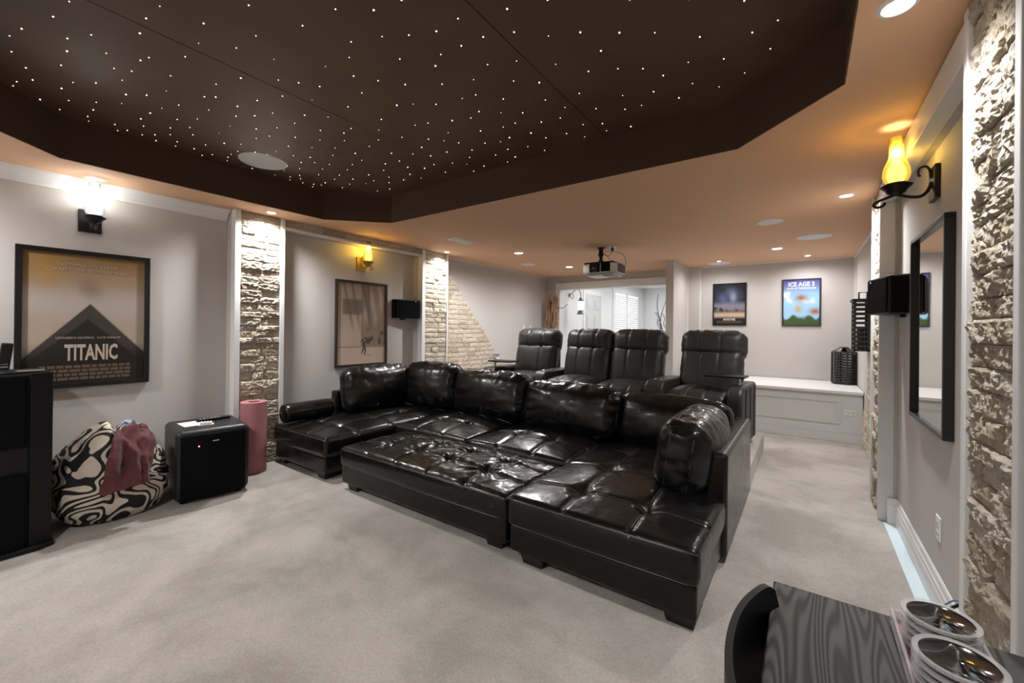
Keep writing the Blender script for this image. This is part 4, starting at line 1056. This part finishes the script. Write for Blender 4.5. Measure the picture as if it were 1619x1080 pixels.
def on_sub(x, y): # sub-local to world
    a = R(-7.9); return (-4.02 + x * math.cos(a) - y * math.sin(a), 1.34 + x * math.sin(a) + y * math.cos(a), .5505)
t = thing('paper_sheet', 'white sheet of paper on the subwoofer', 'paper', on_sub(-.02, -.10), R(-2))
MB().box(-.10, .10, -.07, .08, 0, .0012).build('sheet', mat('paper', (.75, .73, .70), .7), t)
t = thing('remote_control', 'long black remote control lying on the subwoofer', 'remote', on_sub(-.075, .06) [:2] + (.552,), R(-2))
MB().box(-.022, .022, -.12, .12, 0, .018).build('body', BLACKP, t, bevel=.005)
for k in range(6):
    for s in (-1, 1): MB().box(s * .009 - .005, s * .009 + .005, -.10 + k * .026, -.088 + k * .026, .018, .020).build('key', mat('key_grey', (.4, .4, .38), .5), t)
t = thing('white_clicker', 'small ribbed white gadget on the subwoofer', 'gadget', on_sub(.08, -.02), R(-20))
MB().box(-.035, .035, -.05, .05, 0, .004).build('card', WHITEP, t)
for k in range(4): MB().lathe([(0, -.028), (.010, -.026), (.010, .026), (0, .028)], 10, (0, -.03 + k * .02, .012), 'x').build('rib', WHITEP, t, True)

# yoga mat: real spiral
PINK = mat('pink_foam', (.50, .215, .235), .75, bump=(300, .2, .001))
t = thing('yoga_mat', 'rolled pink exercise mat standing against the stone column', 'mat', (-4.195, 1.765, 0))
sp = []; N = 150; th = .009; turns = 5.2
for i in range(N + 1):
    a = 2 * math.pi * turns * i / N; r = .042 + (.108 - .042) * i / N; sp.append((r, a + 2.4))
inn_ = [(r * math.cos(a), r * math.sin(a)) for r, a in sp]; out_ = [((r + th) * math.cos(a), (r + th) * math.sin(a)) for r, a in sp]
m = MB(); vs = []; fs = []
for (a, b) in zip(inn_, out_): vs += [(a[0], a[1], 0), (b[0], b[1], 0), (b[0], b[1], .645), (a[0], a[1], .645)]
for i in range(N):
    for k in range(4): fs.append((i * 4 + k, i * 4 + (k + 1) % 4, (i + 1) * 4 + (k + 1) % 4, (i + 1) * 4 + k))
fs += [(0, 1, 2, 3), (N * 4 + 3, N * 4 + 2, N * 4 + 1, N * 4)]
m.add(vs, fs).build('roll', PINK, t, True)

# bean bag
def swirl():
    m = bpy.data.materials.new('black_cream_swirl_fabric'); m.use_nodes = True; nt = m.node_tree; b = nt.nodes['Principled BSDF']
    tc = nt.nodes.new('ShaderNodeTexCoord'); n = nt.nodes.new('ShaderNodeTexNoise'); n.inputs['Scale'].default_value = 3.6; n.inputs['Detail'].default_value = 0.3; n.inputs['Distortion'].default_value = 1.5
    nt.links.new(tc.outputs['Object'], n.inputs['Vector'])
    k = nt.nodes.new('ShaderNodeMath'); k.operation = 'MULTIPLY'; k.inputs[1].default_value = 44; nt.links.new(n.outputs[0], k.inputs[0])
    s = nt.nodes.new('ShaderNodeMath'); s.operation = 'SINE'; nt.links.new(k.outputs[0], s.inputs[0])
    nt.links.new(ramp(nt, s.outputs[0], [(0.0, (.008, .007, .007)), (.02, (.008, .007, .007)), (.10, (.62, .54, .45)), (1, (.62, .54, .45))]), b.inputs['Base Color'])
    mr = nt.nodes.new('ShaderNodeMapRange'); mr.inputs[1].default_value = -.1; mr.inputs[2].default_value = .1
    nt.links.new(s.outputs[0], mr.inputs[0])
    for l in list(nt.links):
        if l.to_node.type == 'VALTORGB': nt.links.remove(l)
    rp = [x for x in nt.nodes if x.type == 'VALTORGB'][0]; nt.links.new(mr.outputs[0], rp.inputs[0])
    b.inputs['Roughness'].default_value = .8
    return m
BB = Vector((-4.13, .775, 0))
def bag(d):
    """radius of the bag from its middle (0,0,.27) in direction d"""
    d = d.normalized()
    pw = 2.2 if d.z > 0 else 3.2
    r = (abs(d.x / .33) ** pw + abs(d.y / .315) ** pw + abs(d.z / (.33 if d.z > 0 else .29)) ** pw) ** (-1 / pw)
    r *= 1 + .10 * math.cos(2 * math.atan2(d.y, d.x) ) * .4
    az = math.atan2(d.y, d.x)
    cre = math.exp(-((d.y + .02 - .12 * d.z) / .09) ** 2) * max(0, .35 + d.z) * .17           # crease between the two lobes
    r *= 1 - cre
    r *= 1 + .09 * max(0, d.z) * math.sin(5.0 * d.y + 1.5)
    r *= 1 + .045 * mnoise.noise(d * 2.2 + Vector((3, 1, 5))) + .03 * (1 - 2 * abs(mnoise.noise(d * 4.5)))
    return r
t = thing('bean_bag', 'black and cream swirl patterned bean bag on the floor', 'bean bag', (BB.x, BB.y, 0))
bm = bmesh.new(); bmesh.ops.create_icosphere(bm, subdivisions=5, radius=1)
for v in bm.verts:
    p = v.co.normalized() * bag(v.co); p.z = max(.002, p.z + .27)
    if p.z < .05: p.z *= .9
    v.co = p
me = bpy.data.meshes.new('cover'); bm.to_mesh(me); bm.free()
link('cover', me, swirl(), t, True)
def drape(name, label, m, c, axu, axv, nu, nv, fold, lift, seed, cat):
    t = thing(name, label, cat, (BB.x, BB.y, .27)); vs = []; fs = []
    for s in (0, 1):
        for i in range(nu + 1):
            for j in range(nv + 1):
                u, v = i / nu * 2 - 1, j / nv * 2 - 1
                wob = .16 * mnoise.noise(Vector((u * 2 + seed, v * 2, seed)))
                d = (Vector(c) + Vector(axu) * (u * (1 + wob - .25 * v)) + Vector(axv) * (v + wob)).normalized()
                f = fold * (1 - 2 * abs(mnoise.noise(Vector((u * 1.6 + v * .8 + seed, v * .7, 2.0)) ))) + fold * .5 * mnoise.noise(Vector((u * 4, v * 3, seed)))
                r = bag(d) + lift + f - s * .012
                p = d * r; vs.append((p.x, p.y, p.z))
    K = (nu + 1) * (nv + 1)
    for i in range(nu):
        for j in range(nv):
            a = i * (nv + 1) + j; b = a + nv + 1
            fs += [(a, b, b + 1, a + 1), (K + a, K + a + 1, K + b + 1, K + b)]
    ed = [i * (nv + 1) for i in range(nu + 1)] + [nu * (nv + 1) + j for j in range(1, nv + 1)] + [i * (nv + 1) + nv for i in range(nu - 1, -1, -1)] + [j for j in range(nv - 1, 0, -1)]
    for k in range(len(ed)): a, b = ed[k], ed[(k + 1) % len(ed)]; fs.append((a, K + a, K + b, b))
    MB().add(vs, fs).build('cloth', m, t, True)
drape('fleece_throw', 'maroon fleece throw crumpled over the bean bag', mat('maroon_fleece', (.095, .028, .03), .95, var=(30, (.125, .042, .042)), sheen=.15), (.72, .10, .40), (-.05, .27, .05), (-.35, .10, .46), 48, 52, .042, .044, 3, 'throw')
drape('blue_shirt', 'pale blue cloth tucked behind the bean bag top', mat('pale_blue_cloth', (.22, .34, .44), .9), (-.12, .42, .80), (.0, .22, -.04), (-.2, .02, .0), 20, 14, .02, .03, 8, 'cloth')

# ------------------------------------------------------------------ foreground table, chair, plates
def woodgrain():
    m = bpy.data.materials.new('black_stained_ash'); m.use_nodes = True; nt = m.node_tree; b = nt.nodes['Principled BSDF']
    tc = nt.nodes.new('ShaderNodeTexCoord'); mp = nt.nodes.new('ShaderNodeMapping'); mp.inputs['Scale'].default_value = (1, .075, 1)
    nt.links.new(tc.outputs['Object'], mp.inputs['Vector'])
    n = nt.nodes.new('ShaderNodeTexNoise'); n.inputs['Scale'].default_value = 7; n.inputs['Detail'].default_value = 2.0; n.inputs['Distortion'].default_value = .15
    nt.links.new(mp.outputs[0], n.inputs['Vector'])
    k = nt.nodes.new('ShaderNodeMath'); k.operation = 'MULTIPLY'; k.inputs[1].default_value = 300; nt.links.new(n.outputs[0], k.inputs[0])
    s = nt.nodes.new('ShaderNodeMath'); s.operation = 'SINE'; nt.links.new(k.outputs[0], s.inputs[0])
    mr = nt.nodes.new('ShaderNodeMapRange'); mr.inputs[1].default_value = -1; mr.inputs[2].default_value = 1; nt.links.new(s.outputs[0], mr.inputs[0])
    nt.links.new(ramp(nt, mr.outputs[0], [(.1, (.020, .020, .019)), (.55, (.055, .055, .052)), (.9, (.075, .075, .071))]), b.inputs['Base Color'])
    b.inputs['Roughness'].default_value = .55; b.inputs['Specular IOR Level'].default_value = .25
    bp = nt.nodes.new('ShaderNodeBump'); bp.inputs['Strength'].default_value = .25; bp.inputs['Distance'].default_value = .002
    nt.links.new(mr.outputs[0], bp.inputs['Height']); nt.links.new(bp.outputs[0], b.inputs['Normal'])
    return m
t = thing('side_table', 'black ash-grained table in the bottom right corner', 'table', (.22, .75, 0))
MB().box(-.058, .50, .32, 1.185, .722, .75).build('table_top', woodgrain(), t, world=True, bevel=.003)
for (x, y) in ((0, .38), (.44, .38), (0, 1.12), (.44, 1.12)): MB().box(x - .025, x + .025, y - .025, y + .025, 0, .722).build('leg', BLACKP, t, world=True, bevel=.003)
MB().box(-.02, .46, .36, 1.15, .65, .722).build('apron', BLACKP, t, world=True)
# chair with a curved leather back, pushed to the table
t = thing('dining_chair', 'black chair with a curved back at the left end of the table', 'chair', (.02, .86, 0))
n = 28
cv = [(-.132 + .060 * (abs((y + .005) / .235)) ** 2.2, y) for y in np.linspace(-.24, .23, n + 1)]
m = MB(); vs = []; fs = []
rows = 10
for j in range(rows + 1):
    z = .40 + .405 * j / rows
    for k, (x, y) in enumerate(cv):
        e = max(0, (abs(2 * k / n - 1) - .80) / .20)
        zz = .40 + (z - .40) * (1 - .16 * (1 - math.sqrt(max(0, 1 - e * e))))
        for s in (0, 1): vs.append((x + s * .012, y * (1 - s * .03), zz))
def vi(j, k, s): return (j * (n + 1) + k) * 2 + s
for j in range(rows):
    for k in range(n):
        fs += [(vi(j, k, 0), vi(j, k + 1, 0), vi(j + 1, k + 1, 0), vi(j + 1, k, 0)), (vi(j, k, 1), vi(j + 1, k, 1), vi(j + 1, k + 1, 1), vi(j, k + 1, 1))]
    for k in (0, n): fs.append((vi(j, k, 0), vi(j + 1, k, 0), vi(j + 1, k, 1), vi(j, k, 1)))
for j in (0, rows):
    for k in range(n): fs.append((vi(j, k, 0), vi(j, k + 1, 0), vi(j, k + 1, 1), vi(j, k, 1)))
m.add(vs, fs).build('backrest', BLACKP, t, True)
pad('seat', BLACKP, t, (.40, .42, .07), (.085, 0, .43), r=.03, n=(14, 14, 5), puff=(0, 0, .02))
for (x, y) in ((-.08, -.17), (.24, -.17), (-.08, .17), (.24, .17)): MB().tube([(x, y, .40), (x * 1.1, y * 1.08, 0)], [.016, .011], 8).build('leg', BLACKM, t)

CLEAR = mat('clear_plastic', (.80, .80, .81), .08, alpha=.38, coat=.6)
PINKC = mat('pink_clear_plastic', (.42, .20, .25), .25)
DARKP = mat('dark_lid', (.012, .012, .013), .07, coat=1)
t = thing('acrylic_tray', 'clear edged mauve tray under the stacked dishes', 'tray', (.265, .98, .75))
MB().box(-.112, .004, -.22, .175, .001, .008).build('tray_floor', PINKC, t)
for b in ((-.118, -.112, -.226, .181), (.004, .010, -.226, .181), (-.112, .004, .175, .181), (-.112, .004, -.226, -.22)): MB().box(*b, .001, .03).build('tray_rim', CLEAR, t, bevel=.002)
def dishes(loc, label, k, r):
    for i in range(k):
        top = i == k - 1
        z = .762 + i * .0135
        lab = label % ('topmost of its stack' if top else ('bottom one', 'second from the bottom', 'middle one', 'just under the top one')[i])
        t = thing('round_dish', lab, 'dish', (loc[0], loc[1], z), group='stacked dark dishes with clear rims')
        MB().lathe([(0, 0), (r * .80, 0), (r * .84, .003), (r * .84, .010), (r * .8, .0085), (0, .0075)], 48).build('dish', DARKP, t, True)
        MB().lathe([(r * .845, .002), (r * .99, .006), (r, .0085), (r * .985, .0115), (r * .845, .0105), (r * .845, .002)], 48, caps=False).build('rim', CLEAR, t, True)
dishes((.207, 1.085), 'dark round dish with clear rim in the farther stack, %s', 5, .054)
dishes((.205, .962), 'dark round dish with clear rim in the nearer stack, %s', 5, .056)
